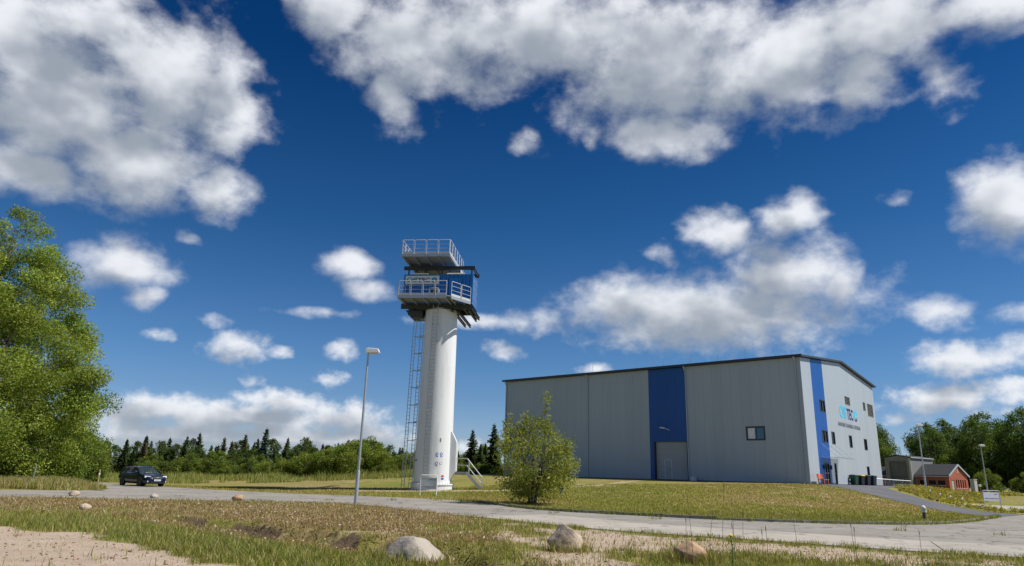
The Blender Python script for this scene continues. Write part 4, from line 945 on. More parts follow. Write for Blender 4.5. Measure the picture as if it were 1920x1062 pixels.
GREEN = [(.19, .225, .034), (.24, .26, .05), (.15, .20, .028), (.31, .285, .09)]; DRY = [(.26, .18, .08), (.34, .25, .12), (.21, .13, .06), (.22, .20, .055), (.42, .34, .18)]; STRAW = [(.44, .36, .17), (.38, .32, .13), (.30, .28, .08), (.50, .41, .24)]
def scatter(n, x0, x1, y0, y1):
    # even density as seen along the ground: more near the front
    y = y0*(y1/y0)**rg.random(n); x = (x0+(x1-x0)*rg.random(n))*(y/y1); return np.stack([x, y], 1)
def put(name, me, label, cat): return tag(link(name, me), label, cat, kind='stuff')
P = scatter(330000, -29, 27, 9.8, 36)
P = P[sd(P[:, 0], P[:, 1], ROAD) > .12-.5*sstep(fbm(P[:, 0]*1.3+7, P[:, 1]*1.3, 3), .45, .75)]; z_ = zones(P[:, 0], P[:, 1]); tuft = fbm(P[:, 0]*2.2+31, P[:, 1]*2.2, 4)
keep = (rg.random(len(P)) < (1-z_[0])**1.6*(1-.9*z_[2])*(.25+1.3*sstep(tuft, .35, .65)) + .05*sstep(tuft, .58, .7))
P = P[keep]; z_ = [a[keep] for a in z_]; n = len(P)
isdry = rg.random(n) < np.clip(z_[1]*1.1-.3*z_[3]+.12, 0, 1)
c = np.where(isdry[:, None], pick(rg, n, DRY), pick(rg, n, GREEN)); st_ = rg.random(n) < .24; c[st_] = pick(rg, st_.sum(), STRAW)
hgt = np.where(isdry, .09, .10)*(.45+1.2*rg.random(n))*(1+.45*z_[3])*(.7+.8*tuft[keep]); 
put('grass', blades(rg, P, hgt, .006+.008*rg.random(n)+P[:, 1]*.00025, c, .7), 'green and brown grass growing on the rough ground before the road', 'grass')
# tufts round the feet of the boulders
bp_ = np.concatenate([np.stack([bx0+np.cos(a_)*rx*(.95+.5*k_), by0+np.sin(a_)*ry*(.95+.5*k_)], 1) for bx0, by0, rx, ry, m_ in ((-1.72, 13.75, .62, .45, 700), (1.38, 16.55, .42, .38, 350), (3.86, 15.1, .44, .36, 900)) for a_, k_ in [(rg.random(m_)*np.pi*1.3-np.pi*1.15, rg.random(m_)**1.5)]])
bp_ = bp_[fbm(bp_[:, 0]*3, bp_[:, 1]*3, 3) > .4]; n = len(bp_)
put('boulder_tufts', blades(rg, bp_, .10+.28*rg.random(n)**1.5, np.full(n, .012), np.where((rg.random(n) < .5)[:, None], pick(rg, n, GREEN), pick(rg, n, STRAW)), .6), 'green and straw grass tufts round the feet of the boulders', 'grass')
# pale seed heads of the dry herbs
P = scatter(26000, -29, 8, 12, 36); P = P[(sd(P[:, 0], P[:, 1], ROAD) > .2)]; z_ = zones(P[:, 0], P[:, 1]); P = P[rg.random(len(P)) < z_[1]*(1-z_[2])]; n = len(P)
Zb = height(P[:, 0], P[:, 1])+.05+.12*rg.random(n); o = np.stack([P[:, 0], P[:, 1], Zb], 1); V, Q, cc = leaves(rg, o, np.full(n, .02), np.ones(n, int), .05, pick(rg, n, [(.42, .30, .24), (.50, .42, .34), (.30, .15, .09)]), .8)
put('seed_heads', np_mesh('seed_heads', V, Q, 'grass_blade', cc), 'pale seed heads dotted over the brown herbs', 'herbs')
# lawn and verge fuzz
P = np.concatenate([np.stack([-3+37*rg.random(110000), 29*(62/29)**rg.random(110000)], 1), np.stack([-30+34*rg.random(30000), 44+16*rg.random(30000)], 1)]); P = P[(sd(P[:, 0], P[:, 1], ROAD) > .1) & (sd(P[:, 0], P[:, 1], PATH) > .15)]
w_, e_ = we(P[:, 0], P[:, 1]); z_ = zones(P[:, 0], P[:, 1]); k = (w_ > .4) & (rg.random(len(P)) < (1-z_[0])); P = P[k]; n = len(P); dr = z_[1][k]
c = np.where((rg.random(n) < dr*.75+.15)[:, None], pick(rg, n, [(.42, .31, .14), (.36, .25, .11), (.46, .38, .16)]), pick(rg, n, [(.26, .26, .042), (.31, .29, .06), (.21, .235, .034)]))
put('lawn_grass', blades(rg, P, .05+.06*rg.random(n), np.full(n, .02)+.0004*P[:, 1], c, .8), 'short yellow-green grass of the lawn before the hall', 'grass')
# weeds in the kerb joint
kp = np.array([tuple(p) for p in resample(FAR_M, .02) if p[0] > -3]); kp = kp[rg.random(len(kp)) < .9]; kp = np.repeat(kp, 3, 0)+rg.normal(size=(len(kp)*3, 2))*.10; kp = kp[fbm(kp[:, 0]*.9, kp[:, 1]*.9, 3) > .40]; kp = np.concatenate([kp]+[rg.normal(size=(26, 2))*np.array([.16, .07])+np.array(c_) for c_ in ((14.5, 26.5), (6.2, 29.6), (-4.2, 43.0), (-2.6, 42.2), (-9.6, 38.8), (17.5, 25.5), (2.2, 32.2), (-6.5, 41.0))]); n = len(kp)
put('kerb_weeds', blades(rg, kp, .08+.16*rg.random(n), np.full(n, .025), pick(rg, n, GREEN), .7), 'green weeds sprouting along the lawn kerb', 'weeds')
# tall straw grass by the car and along the wood
def patch(n, poly):
    xs_ = [p[0] for p in poly]; ys_ = [p[1] for p in poly]; Q = np.stack([min(xs_)+(max(xs_)-min(xs_))*rg.random(n), min(ys_)+(max(ys_)-min(ys_))*rg.random(n)], 1)
    return Q[in_poly(Q[:, 0], Q[:, 1], poly) & (sd(Q[:, 0], Q[:, 1], ROAD) > .15)]
P = patch(60000, [(-42, 44), (-26, 42.5), (-24.8, 44.2), (-26.3, 48), (-31, 53), (-42, 58)]); n = len(P); ed_ = sd(P[:, 0], P[:, 1], ROAD)
put('tall_grass', blades(rg, P, (.25+.55*rg.random(n))*np.clip(.35+ed_*.4, .35, 1.05), np.full(n, .03), np.where((rg.random(n) < .6)[:, None], pick(rg, n, STRAW), pick(rg, n, GREEN)), .4), 'tall straw-coloured grass on the corner in front of the car', 'grass')
P = patch(70000, [(-52, 70), (-36, 63), (-24, 68), (-14, 75), (-8.5, 79), (-9, 92), (-30, 97), (-52, 92)]); P = P[(fbm(P[:, 0]*.22, P[:, 1]*.22, 4)+(fbm(P[:, 0]*.9, P[:, 1]*.9, 2)-.5)*.3) > .44]; n = len(P)
put('meadow_grass', blades(rg, P, (.2+.75*rg.random(n)**1.5)*(.2+1.3*fbm(P[:, 0]*.4, P[:, 1]*.4, 3)), np.full(n, .045), pick(rg, n, [(.22, .26, .06), (.27, .29, .08), (.17, .22, .04), (.36, .33, .12)]), .4), 'high pale green meadow grass before the conifer wood', 'grass')
# yellow-green planting between the path and the brick house
BANK = [(33.6, 47.8), (36.4, 47.5), (36.2, 59), (43, 64.5), (60, 82), (62, 96), (52, 96), (47, 85), (45.5, 80.5), (39.2, 71.5), (36.4, 66), (34.6, 58), (34, 50)]
P = patch(5200, BANK); P = P[sd(P[:, 0], P[:, 1], LOT) > .1]; P = P[sd(P[:, 0], P[:, 1], PATH) > .25]; n = len(P); o = np.stack([P[:, 0], P[:, 1], height(P[:, 0], P[:, 1])+.12], 1)
V, Q, cc = leaves(rg, o, .12+.22*rg.random(n), np.full(n, 16), .17, pick(rg, n, [(.30, .29, .03), (.24, .25, .03), (.36, .33, .05), (.25, .18, .11)]), .5, squash=.8)
put('ground_cover', np_mesh('ground_cover', V, Q, 'leaf', cc), 'yellow-green low planting on the bank beside the asphalt path', 'plants')
# pebbles on the sandy ground
P = scatter(9000, -29, 27, 9.8, 26); z_ = zones(P[:, 0], P[:, 1]); P = P[(z_[0] > .5) & (sd(P[:, 0], P[:, 1], ROAD) > .05)]; n = len(P); r_ = .008+.03*rg.random(n)**3; zc = height(P[:, 0], P[:, 1])
oct_ = np.array([(1,0,0),(-1,0,0),(0,1,0),(0,-1,0),(0,0,1),(0,0,-1)], float); of = np.array([(0,2,4),(2,1,4),(1,3,4),(3,0,4),(2,0,5),(1,2,5),(3,1,5),(0,3,5)])
V = (oct_[None]*(r_[:, None, None]*(.6+.8*rg.random((n, 6, 1))))*np.array([1, 1, .6])+np.stack([P[:, 0], P[:, 1], zc+r_*.2], 1)[:, None]).reshape(-1, 3); T = (of[None]+6*np.arange(n)[:, None, None]).reshape(-1, 3)
put('pebbles', np_mesh('pebbles', V, T, 'grass_blade', np.repeat(pick(rg, n, [(.40, .34, .29), (.30, .22, .17), (.48, .44, .40), (.35, .14, .09)]), 6, 0)), 'small pebbles scattered over the sandy ground', 'pebbles')
# tall flowering stalks beside the brown boulder
for i, (x, y, h_) in enumerate([(3.5, 14.0, .9), (3.7, 14.3, 1.25), (3.95, 14.1, 1.05), (4.25, 14.2, 1.5), (4.4, 13.9, .8), (4.55, 14.4, 1.2), (4.75, 14.5, 1.0), (5.1, 14.1, .75), (6.1, 15.1, .95), (7.2, 14.9, .7), (7.45, 15.5, .75), (4.05, 13.7, .6), (4.9, 13.8, .7), (8.6, 15.0, .65)]):
    r2 = random.Random(i); z = hz(x, y); dx = r2.uniform(-.12, .12)*h_; g_ = thing('grass_stalk', 'tall thin flowering grass stalk growing near the brown boulder', 'grass', (x, y, z-.02), r2.uniform(0, 6), 'stalks near the brown boulder')
    MB().tube([(0, 0, 0), (dx*.3, 0, h_*.5), (dx, 0, h_)], [.006, .005, .003], 4).build('stem', 'stalk' if 'stalk' in MATS else mat('stalk', (.16, .17, .05), .7).name, g_)
    MB().tube([(dx*.93, 0, h_*.93), (dx*1.05, 0, h_*1.02), (dx*1.2, 0, h_*1.12)], [.003, .011, .003], 5).build('seed_head', 'seed' if 'seed' in MATS else mat('seed', (.25, .20, .11), .8).name, g_)
mat('petal_yellow', (.75, .5, .02), .6); mat('stem_green', (.09, .15, .025), .6)
yfl = thing('yellow_flower', 'small leafy weed with a yellow flower head by the brown boulder', 'flower', (4.35, 13.95, hz(4.35, 13.95)-.02))
MB().tube([(0, 0, 0), (.02, 0, .35), (.0, 0, .62)], [.012, .009, .006], 5).build('stem', 'stem_green', yfl)
for k in range(14):
    a = k*2.4; zz = .08+.036*k; L = .2-.008*k; MB().add([(0, 0, zz), (math.cos(a)*L*.5-math.sin(a)*.03, math.sin(a)*L*.5+math.cos(a)*.03, zz+.05), (math.cos(a)*L, math.sin(a)*L, zz+.03), (math.cos(a)*L*.5+math.sin(a)*.03, math.sin(a)*L*.5-math.cos(a)*.03, zz+.05)], [(0, 1, 2, 3)]).build('leaf', 'stem_green', yfl)
MB().lathe([(.005, .6), (.04, .62), (.045, .645), (.02, .66)], 10).build('flower_head', 'petal_yellow', yfl)
# ------------------------------------------------------------------ street lamps
def street_lamp(x, y, label, h, rz):
    o = thing('street_lamp', label, 'street lamp', (x, y, hz(x, y)), rz, 'street lamps along the roads')
    MB().lathe([(.095, -.1), (.095, 1.55), (.07, 1.62)], 12).build('pole_base', 'galvanised', o, True)
    MB().lathe([(.068, 1.6), (.062, h*.55), (.05, h-.05)], 12).build('pole', 'galvanised', o, True)
    hd = MB(); pr = [(-.14, h-.1), (.62, h-.08), (.52, h+.14), (-.04, h+.17), (-.14, h+.1)]
    hd.prism(pr, lambda a, z: (a, -.14, z), lambda a, z: (a, .14, z)); l = hd.build('lamp_head', 'lamp_white', o, bevel=.03)
    MB().box((.05, -.11, h-.15), (.5, .11, h-.096)).build('lens', 'lamp_lens', l); return o
street_lamp(-7.55, 36.1, 'slim grey street lamp on the grass edge between road and tower', 7.75, 0)
street_lamp(46.3, 78.3, 'slim grey street lamp on the planted bank before the brick house', 7.0, .1)
street_lamp(65.4, 96.5, 'slim grey street lamp behind the white sign at the paved yard', 6.4, .1)
# ------------------------------------------------------------------ signs
def sign(x, y, rz, w, h, z0, label, frame, lines):
    o = thing('info_sign', label, 'sign', (x, y, hz(x, y)), rz)
    MB().tube([(-w/2, 0, -.2), (-w/2, 0, h-.09), (-w/2+.03, 0, h-.03), (-w/2+.1, 0, h), (w/2-.1, 0, h), (w/2-.03, 0, h-.03), (w/2, 0, h-.09), (w/2, 0, -.2)], .038, 8).build('frame', frame, o, True)
    p = MB().box((-w/2+.04, -.02, z0), (w/2-.04, .02, h-.15)).build('panel', 'sign_white', o)
    for body, lx, lz, lw, lh, m_ in lines: lettering('lettering', body, lw, lh, m_, p, frame_on((lx, -.026, lz), (1, 0, 0), (0, 0, 1)), .004)
    return o, p
s1, p1_ = sign(-5.35, 49.0, R(-4), 1.14, 1.34, .42, 'white framed sign on the verge in front of the tower', 'white_paint', [('Off', .0, 1.02, .13, .065, 'logo_teal'), ('TEC', .14, 1.02, .16, .065, 'logo_navy'), ('Trainingsturm', -.4, .52, .78, .11, 'text_grey')])
emblem(p1_, frame_on((.43, -.026, 1.05), (1, 0, 0), (0, 0, 1)), .055, 'logo_teal', 'logo_navy')
s2, p2_ = sign(41.4, 60.7, R(4), 1.5, 1.3, .45, 'white sign in a grey tube frame at the corner of the paved yard', 'galvanised', [('Off', .25, .98, .13, .065, 'logo_teal'), ('TEC', .39, .98, .16, .065, 'logo_navy'), ('Maritimes Trainings-Centrum', -.62, .6, 1.24, .1, 'text_grey')])
# ------------------------------------------------------------------ stones
def stone(name, x, y, sx, sy, sz, seed, m, label, rz=0, sink=.18, group=None, cut=()):
    bm = bmesh.new(); bmesh.ops.create_icosphere(bm, subdivisions=4, radius=1); r_ = random.Random(seed); planes = [(Vector((r_.uniform(-1, 1), r_.uniform(-1, 1), r_.uniform(-.3, 1))).normalized(), r_.uniform(.62, .9)) for _ in range(11)]+[(Vector(c[0]).normalized(), c[1]) for c in cut]
    o3 = Vector((seed*3.1, seed*1.7, 0))
    from mathutils import noise as mn
    for v in bm.verts:
        p = v.co.copy()
        for n_, d in planes:
            q = p.dot(n_)-d
            if q > 0: p -= n_*q*.88
        p *= 1+.10*mn.fractal(p*1.3+o3, 1, 2, 4)+.03*mn.noise(p*7+o3)
        v.co = Vector((p.x*sx, p.y*sy, p.z*sz))
    zmin = min(v.co.z for v in bm.verts); zmax = max(v.co.z for v in bm.verts)
    for v in bm.verts: v.co.z -= zmin+(zmax-zmin)*sink
    me = bpy.data.meshes.new(name); bm.to_mesh(me); bm.free(); me.materials.append(MATS[m]); me.polygons.foreach_set('use_smooth', [True]*len(me.polygons))
    o = link(name, me); o.location = (x, y, hz(x, y)); o.rotation_euler.z = rz; return tag(o, label, 'stone', group)
stone('boulder', -1.72, 13.75, .60, .44, .40, 4, 'boulder_white', 'pale grey wedge-shaped boulder beside the eroded bank', .1, .3, cut=[((-.75, -.3, .62), .45), ((.7, -.35, .62), .5), ((.1, .2, 1), .62)])
stone('boulder', 1.38, 16.55, .40, .36, .36, 9, 'boulder', 'rounded beige boulder on the sandy strip before the road', .3, .15)
stone('boulder', 3.86, 15.1, .38, .32, .27, 14, 'boulder_tan', 'low brown boulder among the tall grass stalks', -.2, .22)
for x, y, s, m_, lb_ in ((-21.66, 36.0, .34, 'boulder', 'small beige stone on the road verge opposite the big tree'), (-15.4, 26.4, .26, 'boulder', 'small flat stone lying among the brown herbs'), (-17.6, 35.9, .26, 'boulder_white', 'small pale stone on the road verge opposite the car'), (-13.3, 35.6, .36, 'boulder_tan', 'orange-brown stone on the road verge between car and lamp')):
    stone('stone', x, y, s*.82, s*.66, s*.5, int(s*100), m_, lb_, 0, .15)
# ------------------------------------------------------------------ car
HEAD = R(-37.4)
car = thing('estate_car', 'dark blue estate car with roof rails coming out of the side road', 'car', (-28.6, 56.0, .008), HEAD)
ST = [(-2.36, .42, .72, .60), (-2.30, .30, .92, .80), (-1.9, .22, .96, .87), (-.6, .19, .95, .89), (.6, .19, .94, .895), (1.05, .19, .92, .885), (1.75, .19, .84, .86), (2.15, .20, .74, .80), (2.32, .24, .66, .70), (2.38, .34, .56, .60)]
hull = MB(); ring = []
for x, zb, zt, hw in ST:
    h = zt-zb; pts = [(-hw*.86, zb), (-hw*.98, zb+h*.22), (-hw, zb+h*.5), (-hw*.97, zb+h*.82), (-hw*.88, zt), (-hw*.45, zt+.035), (0, zt+.045), (hw*.45, zt+.035), (hw*.88, zt), (hw*.97, zb+h*.82), (hw, zb+h*.5), (hw*.98, zb+h*.22), (hw*.86, zb)]
    ring.append([(x, y, z) for y, z in pts])
nn = len(ring[0]); hull.v = [p for r_ in ring for p in r_]
hull.f = [(i*nn+k, i*nn+(k+1) % nn, (i+1)*nn+(k+1) % nn, (i+1)*nn+k) for i in range(len(ring)-1) for k in range(nn)]+[tuple(range(nn)), tuple(reversed(range((len(ring)-1)*nn, len(ring)*nn)))]
body = hull.build('body', 'car_paint', car, True)
# cabin corners: (x, half width, z)
bel = .955; B0, B1, B2, B3 = (-2.26, .76), (-1.15, .83), (-.05, .84), (1.12, .80); T0, T1, T2, T3 = (-1.88, .60), (-1.05, .64), (-.05, .645), (.32, .62); RZ = 1.40
rfm = MB(); ro_ = [(-1.93, .56, 1.37), (-1.6, .62, 1.42), (-.8, .65, 1.455), (0, .65, 1.45), (.34, .61, 1.405)]
rr_ = []
for x, hw, z in ro_: rr_.append([(x, -hw, z-.03), (x, -hw*.9, z+.0), (x, -hw*.4, z+.03), (x, hw*.4, z+.03), (x, hw*.9, z), (x, hw, z-.03), (x, hw*.9, z-.05), (x, -hw*.9, z-.05)])
rfm.v = [p for q in rr_ for p in q]; rfm.f = [(i*8+k, i*8+(k+1) % 8, (i+1)*8+(k+1) % 8, (i+1)*8+k) for i in range(4) for k in range(8)]+[tuple(range(8)), tuple(reversed(range(32, 40)))]
rf_ = rfm.build('roof', 'car_paint', car, True)
for s_ in (-1, 1):
    for (bx_, bw), (tx_, tw_), r_ in ((B0, T0, .055), (B1, T1, .04), (B2, T2, .045), (B3, T3, .04)): MB().tube([(bx_, s_*bw, bel-.04), ((bx_+tx_)/2, s_*((bw+tw_)/2+.015), (bel+RZ)/2+.01), (tx_, s_*tw_, RZ-.0)], r_, 6).build('pillar', 'car_paint', car, True)
    for (b0, t0), (b1, t1) in (((B0, T0), (B1, T1)), ((B1, T1), (B2, T2)), ((B2, T2), (B3, T3))): MB().add([(b0[0], s_*b0[1], bel-.02), (b1[0], s_*b1[1], bel-.02), (t1[0], s_*t1[1], RZ-.01), (t0[0], s_*t0[1], RZ-.01)], [(0, 1, 2, 3)]).build('side_window', 'glass_clear', car)
    MB().tube([(-1.75, s_*.56, 1.43), (-1.65, s_*.56, 1.49), (-.2, s_*.58, 1.53), (.0, s_*.58, 1.46)], .022, 6).build('roof_rail', 'car_trim', car)
    mr = MB().box((.72, s_*.86-.0 if s_ > 0 else -1.06, .98), (.86, 1.06 if s_ > 0 else -.86, 1.13)).build('mirror', 'car_trim', car, bevel=.03)
    hl = MB().add([(2.30, s_*.40, .60), (2.03, s_*.835, .66), (2.0, s_*.82, .80), (2.2, s_*.46, .755), (2.345, s_*.40, .61), (2.1, s_*.845, .665), (2.06, s_*.83, .80), (2.24, s_*.46, .757)], [(0, 3, 2, 1), (4, 5, 6, 7), (0, 1, 5, 4), (2, 3, 7, 6), (1, 2, 6, 5), (0, 4, 7, 3)]).build('headlight', 'headlight', car)
    MB().box((2.28, min(s_*.52, s_*.72), .33), (2.40 if False else 2.355, max(s_*.52, s_*.72), .43)).build('fog_lamp', 'headlight', car)
    for i, (y0) in enumerate((-.75, .55)): MB().box((y0, s_*.885-.02, .80), (y0+.2, s_*.885+.025, .835)).build('door_handle', 'car_paint', car)
    MB().box((-1.0, min(s_*.885, s_*.905), .52), (1.0, max(s_*.885, s_*.905), .57)).build('door_strip', 'car_trim', car)
    for wx in (-1.38, 1.4):
        wh = link('wheel', None, car); wh.location = (wx, s_*.79, .318)
        wh2 = MB(); prof = [(.20, -.10), (.29, -.105), (.318, -.08), (.318, .08), (.29, .105), (.20, .10)]
        ty = MB(); n = 24
        for r_, w_ in prof: ty.v += [(r_*math.cos(2*math.pi*k/n), w_, r_*math.sin(2*math.pi*k/n)) for k in range(n)]
        ty.f = [(i*n+k, i*n+(k+1) % n, (i+1)*n+(k+1) % n, (i+1)*n+k) for i in range(5) for k in range(n)]; ty.build('tyre', 'rubber', wh, True)
        rm = MB(); rm.tube([(0, -.02, 0), (0, s_*.085, 0)], .06, 10)
        for k in range(5): a = 2*math.pi*k/5+.3; rm.beam((0, s_*.07, 0), (math.cos(a)*.21, s_*.085, math.sin(a)*.21), .06, .03, (0, 1, 0))
        rm.build('rim', 'steel_dark', wh)
        MB().tube([(wx, s_*.80, .33), (wx, s_*.893, .33)], .385, 22).build('wheel_arch', 'car_trim', car)
for (b0, t0), nm in (((B3, T3), 'windscreen'), ((B0, T0), 'rear_window')): MB().add([(b0[0], -b0[1], bel-.03), (b0[0], b0[1], bel-.03), (t0[0], t0[1], RZ-.01), (t0[0], -t0[1], RZ-.01)], [(0, 1, 2, 3)]).build(nm, 'glass_clear', car)
gr = MB().box((2.26, -.36, .60), (2.385, .36, .72)).build('grille', 'car_trim', car, bevel=.02)
for z in (.61, .66, .705): MB().box((2.386, -.34, z), (2.40, .34, z+.018)).build('grille_bar', 'chrome', gr)
MB().prism([(.07*math.cos(k*.5236)*1.5, .045*math.sin(k*.5236)) for k in range(12)], lambda y, z: (2.401, y, .67+z), lambda y, z: (2.41, y, .67+z)).build('badge', 'chrome', gr)
bmp = MB(); bmp.prism([(2.36, .22), (2.44, .30), (2.45, .52), (2.36, .56)], lambda x, z: (x, -.62, z), lambda x, z: (x, .62, z)); bm0 = bmp.build('bumper', 'car_paint', car, bevel=.02)
MB().box((2.452, -.5, .27), (2.46, .5, .36)).build('air_intake', 'car_trim', bm0)
pl_ = MB().box((2.452, -.26, .42), (2.47, .26, .53)).build('number_plate', 'plate_white', bm0); MB().box((2.471, .215, .425), (2.474, .255, .525)).build('plate_band', 'sign_blue', pl_)
for y, w_ in ((.1, .07), (-.02, .06), (-.13, .09)): MB().box((2.471, y-w_/2, .445), (2.473, y+w_/2, .505)).build('plate_mark', 'text_grey', pl_)
MB().tube([(2.05, .5, .86), (1.13, .3, .975)], .008, 4).build('wiper', 'car_trim', car)
MB().box((-2.1, -.72, .5), (1.05, .72, .93)).build('cabin_floor', 'car_seat', car)
for s_ in (-1, 1): MB().prism([(-.35, .93), (.1, .93), (-.08, 1.2), (-.2, 1.34), (-.34, 1.34)], lambda x, z: (x, s_*.36-.2, z), lambda x, z: (x, s_*.36+.2, z)).build('seat', 'car_seat', car, bevel=.03)
# driver, left-hand drive
drv = thing('person', 'driver in a light shirt behind the windscreen of the dark estate car', 'person', (-28.6, 56.0, .008), HEAD)
def skin_mesh(name, verts, edges, radii, m, parent, root=0):
    me = bpy.data.meshes.new(name); me.from_pydata(verts, edges, []); o = link(name, me, parent); me.materials.append(MATS[m])
    md = o.modifiers.new('skin', 'SKIN'); sv = me.skin_vertices[0].data
    for i, r_ in enumerate(radii): sv[i].radius = (r_, r_); sv[i].use_root = (i == root)
    o.modifiers.new('sub', 'SUBSURF').levels = 1; o.modifiers['sub'].render_levels = 2; md.use_smooth_shade = True; return o
dv = [(.12, .36, .60), (.05, .36, .85), (.0, .36, 1.08), (.03, .36, 1.16), (.05, .36, 1.27), (.02, .53, 1.05), (.22, .58, .90), (.52, .50, 1.0), (.02, .19, 1.05), (.22, .15, .90), (.52, .24, 1.0), (.45, .42, .62), (.45, .30, .62)]
skin_mesh('body', dv, [(0, 1), (1, 2), (2, 3), (3, 4), (2, 5), (5, 6), (6, 7), (2, 8), (8, 9), (9, 10), (0, 11), (0, 12)], [.15, .14, .12, .055, .095, .06, .045, .038, .06, .045, .038, .08, .08], 'skin', drv)
skin_mesh('shirt', [dv[i] for i in (0, 1, 2, 5, 6, 8, 9)], [(0, 1), (1, 2), (2, 3), (3, 4), (2, 5), (5, 6)], [.165, .155, .135, .075, .06, .075, .06], 'shirt', drv)
hr_ = MB().lathe([(.10, 1.27), (.112, 1.31), (.10, 1.355), (.05, 1.385), (.01, 1.39)], 12, (.035, .36)).build('hair', 'hair', drv, True)
MB().tube([(.55, .36+.17*math.cos(a), 1.0+.17*math.sin(a)) for a in np.linspace(0, 2*math.pi, 17)], .015, 5, False).build('steering_wheel', 'car_trim', car)
# ------------------------------------------------------------------ brick house, garage block, annex
BR = R(35.0); bgd = Vector((math.cos(BR), math.sin(BR))); bld = Vector((-math.sin(BR), math.cos(BR))); BX, BY = 78.2, 125.0; BZ = .75
def tri_house(name, label, x, y, z, gw, ll, ev, rd, rz, holes_g, holes_l):
    o = thing(name, label, 'house', (x, y, z), rz)
    w = MB()
    for a0, a1, b0, b1 in cells(0, gw, -.4, ev, holes_g): w.box((a0, 0, b0), (a1, .3, b1))
    w.prism([(0, ev), (gw, ev), (gw/2, rd-.05)], lambda a, c_: (a, 0, c_), lambda a, c_: (a, .3, c_)); w.build('gable_wall', 'brick', o)
    l_ = MB()
    for a0, a1, b0, b1 in cells(.301, ll, -.4, ev, holes_l): l_.box((0, a0, b0), (.3, a1, b1))
    l_.build('long_wall', 'brick', o)
    MB().box((gw-.3, .301, -.4), (gw, ll, ev)).build('long_wall', 'brick', o); MB().box((.31, ll-.3, -.4), (gw-.31, ll, ev)).build('end_wall', 'brick', o)
    sl_ = (rd-ev)/(gw/2); rf = MB().prism([(-.3, ev-.3*sl_), (gw/2, rd), (gw+.3, ev-.3*sl_), (gw+.3, ev-.3*sl_+.16), (gw/2, rd+.18), (-.3, ev-.3*sl_+.16)], lambda a, c_: (a, -.2, c_), lambda a, c_: (a, ll+.1, c_)).build('roof', 'roof_felt', o)
    for s0, s1 in (((-.36, ev-.36*sl_-.12), (gw/2, rd-.12)), ((gw/2, rd-.12), (gw+.36, ev-.36*sl_-.12))):
        MB().prism([s0, s1, (s1[0], s1[1]+.32), (s0[0], s0[1]+.32)], lambda a, c_: (a, -.28, c_), lambda a, c_: (a, -.205, c_)).build('verge_board', 'house_trim', rf)
    MB().tube([(-.36, -.2, ev-.22), (-.36, ll, ev-.22)], .08, 8).build('gutter', 'house_trim', rf); MB().tube([(-.3, ll-.25, ev-.3), (-.1, ll-.25, ev-.55), (-.1, ll-.25, -.1)], .05, 6).build('downpipe', 'house_trim', o)
    return o
hg = [(.95, 1.95, -.1, 2.05)]+[(2.5+i*.88, 3.0+i*.88, .75, 2.15) for i in range(5)]+[]; hl_ = [(.7, 1.9, 1.15, 1.95), (2.25, 3.45, 1.15, 1.95), (3.8, 5.0, 1.15, 1.95)]
bh = tri_house('brick_house', 'small red brick house with dark roof beside the grey garage block', BX, BY, BZ, 7.4, 5.7, 2.85, 4.7, BR, hg, hl_)
for (a, b_, c_, d_) in hg[1:]:
    q = MB().box((a, .1, c_), (b_, .14, d_)).build('window', 'glass_dark', bh); MB().box((a-.06, -.06, c_-.1), (b_+.06, .1, c_-.002)).build('sill', 'pillar_stone', q); MB().box((a, .07, (c_+d_)/2-.03), (b_, .099, (c_+d_)/2+.03)).build('glazing_bar', 'trim_dark', q)
dd = MB().box((.97, .08, -.1), (1.93, .14, 2.04)).build('door', 'door_green', bh); MB().box((1.75, .04, .95), (1.85, .079, 1.0)).build('handle', 'trim_dark', dd)
q = MB().box((3.55, -.03, 3.35), (3.95, .02, 4.45)).build('vent_slit', 'pillar_stone', bh); MB().box((3.65, -.05, 3.45), (3.85, -.031, 4.35)).build('vent_louvre', 'door_green', q)
for (a, b_, c_, d_) in hl_:
    q = MB().box((.1, a, c_), (.14, b_, d_)).build('window', 'glass_dark', bh); MB().box((-.05, a-.05, c_-.1), (.1, b_+.05, c_-.002)).build('sill', 'pillar_stone', q)
    for k in (1, 2): y_ = a+(b_-a)*k/3; MB().box((.06, y_-.03, c_), (.099, y_+.03, d_)).build('glazing_bar', 'trim_dark', q)
gx_, gy_ = BX+bld.x*5.75-bgd.x*.9, BY+bld.y*5.75-bgd.y*.9
ga = thing('garage_block', 'tall grey concrete garage block with big folding doors by the brick house', 'garage', (gx_, gy_, BZ+.25), BR)
FW, GD, GE, GR = 4.7, 8.6, 5.6, 6.05
fr = MB()
for a0, a1, b0, b1 in cells(0, FW, -.6, GE-.15, [(.75, FW-.75, -.1, 4.75)]): fr.box((0, a0, b0), (.35, a1, b1))
fr.prism([(0, GE-.15), (FW, GE-.15), (FW, GE), (FW/2, GR-.05), (0, GE)], lambda a, z: (0, a, z), lambda a, z: (.35, a, z)); fr.build('front_wall', 'concrete_wall', ga)
MB().box((.351, 0, -.6), (GD, .25, GE)).build('side_wall', 'cladding', ga); MB().box((.351, FW-.25, -.6), (GD, FW, GE)).build('side_wall', 'cladding', ga); MB().box((GD-.25, .251, -.6), (GD-.001, FW-.251, GE)).build('rear_wall', 'brick', ga)
MB().box((-.06, 0, -.6), (.0-.002, .34, GE-.1)).build('pilaster', 'pillar_stone', ga)
rg_ = MB().prism([(-.15, GE+.0), (FW/2, GR), (FW+.15, GE), (FW+.15, GE+.14), (FW/2, GR+.14), (-.15, GE+.14)], lambda a, z: (-.15, a, z), lambda a, z: (GD+.1, a, z)).build('roof', 'roof_felt', ga)
MB().box((-.15, -.26, GE-.02), (GD+.1, -.155, GE+.15)).build('gutter', 'house_trim', rg_)
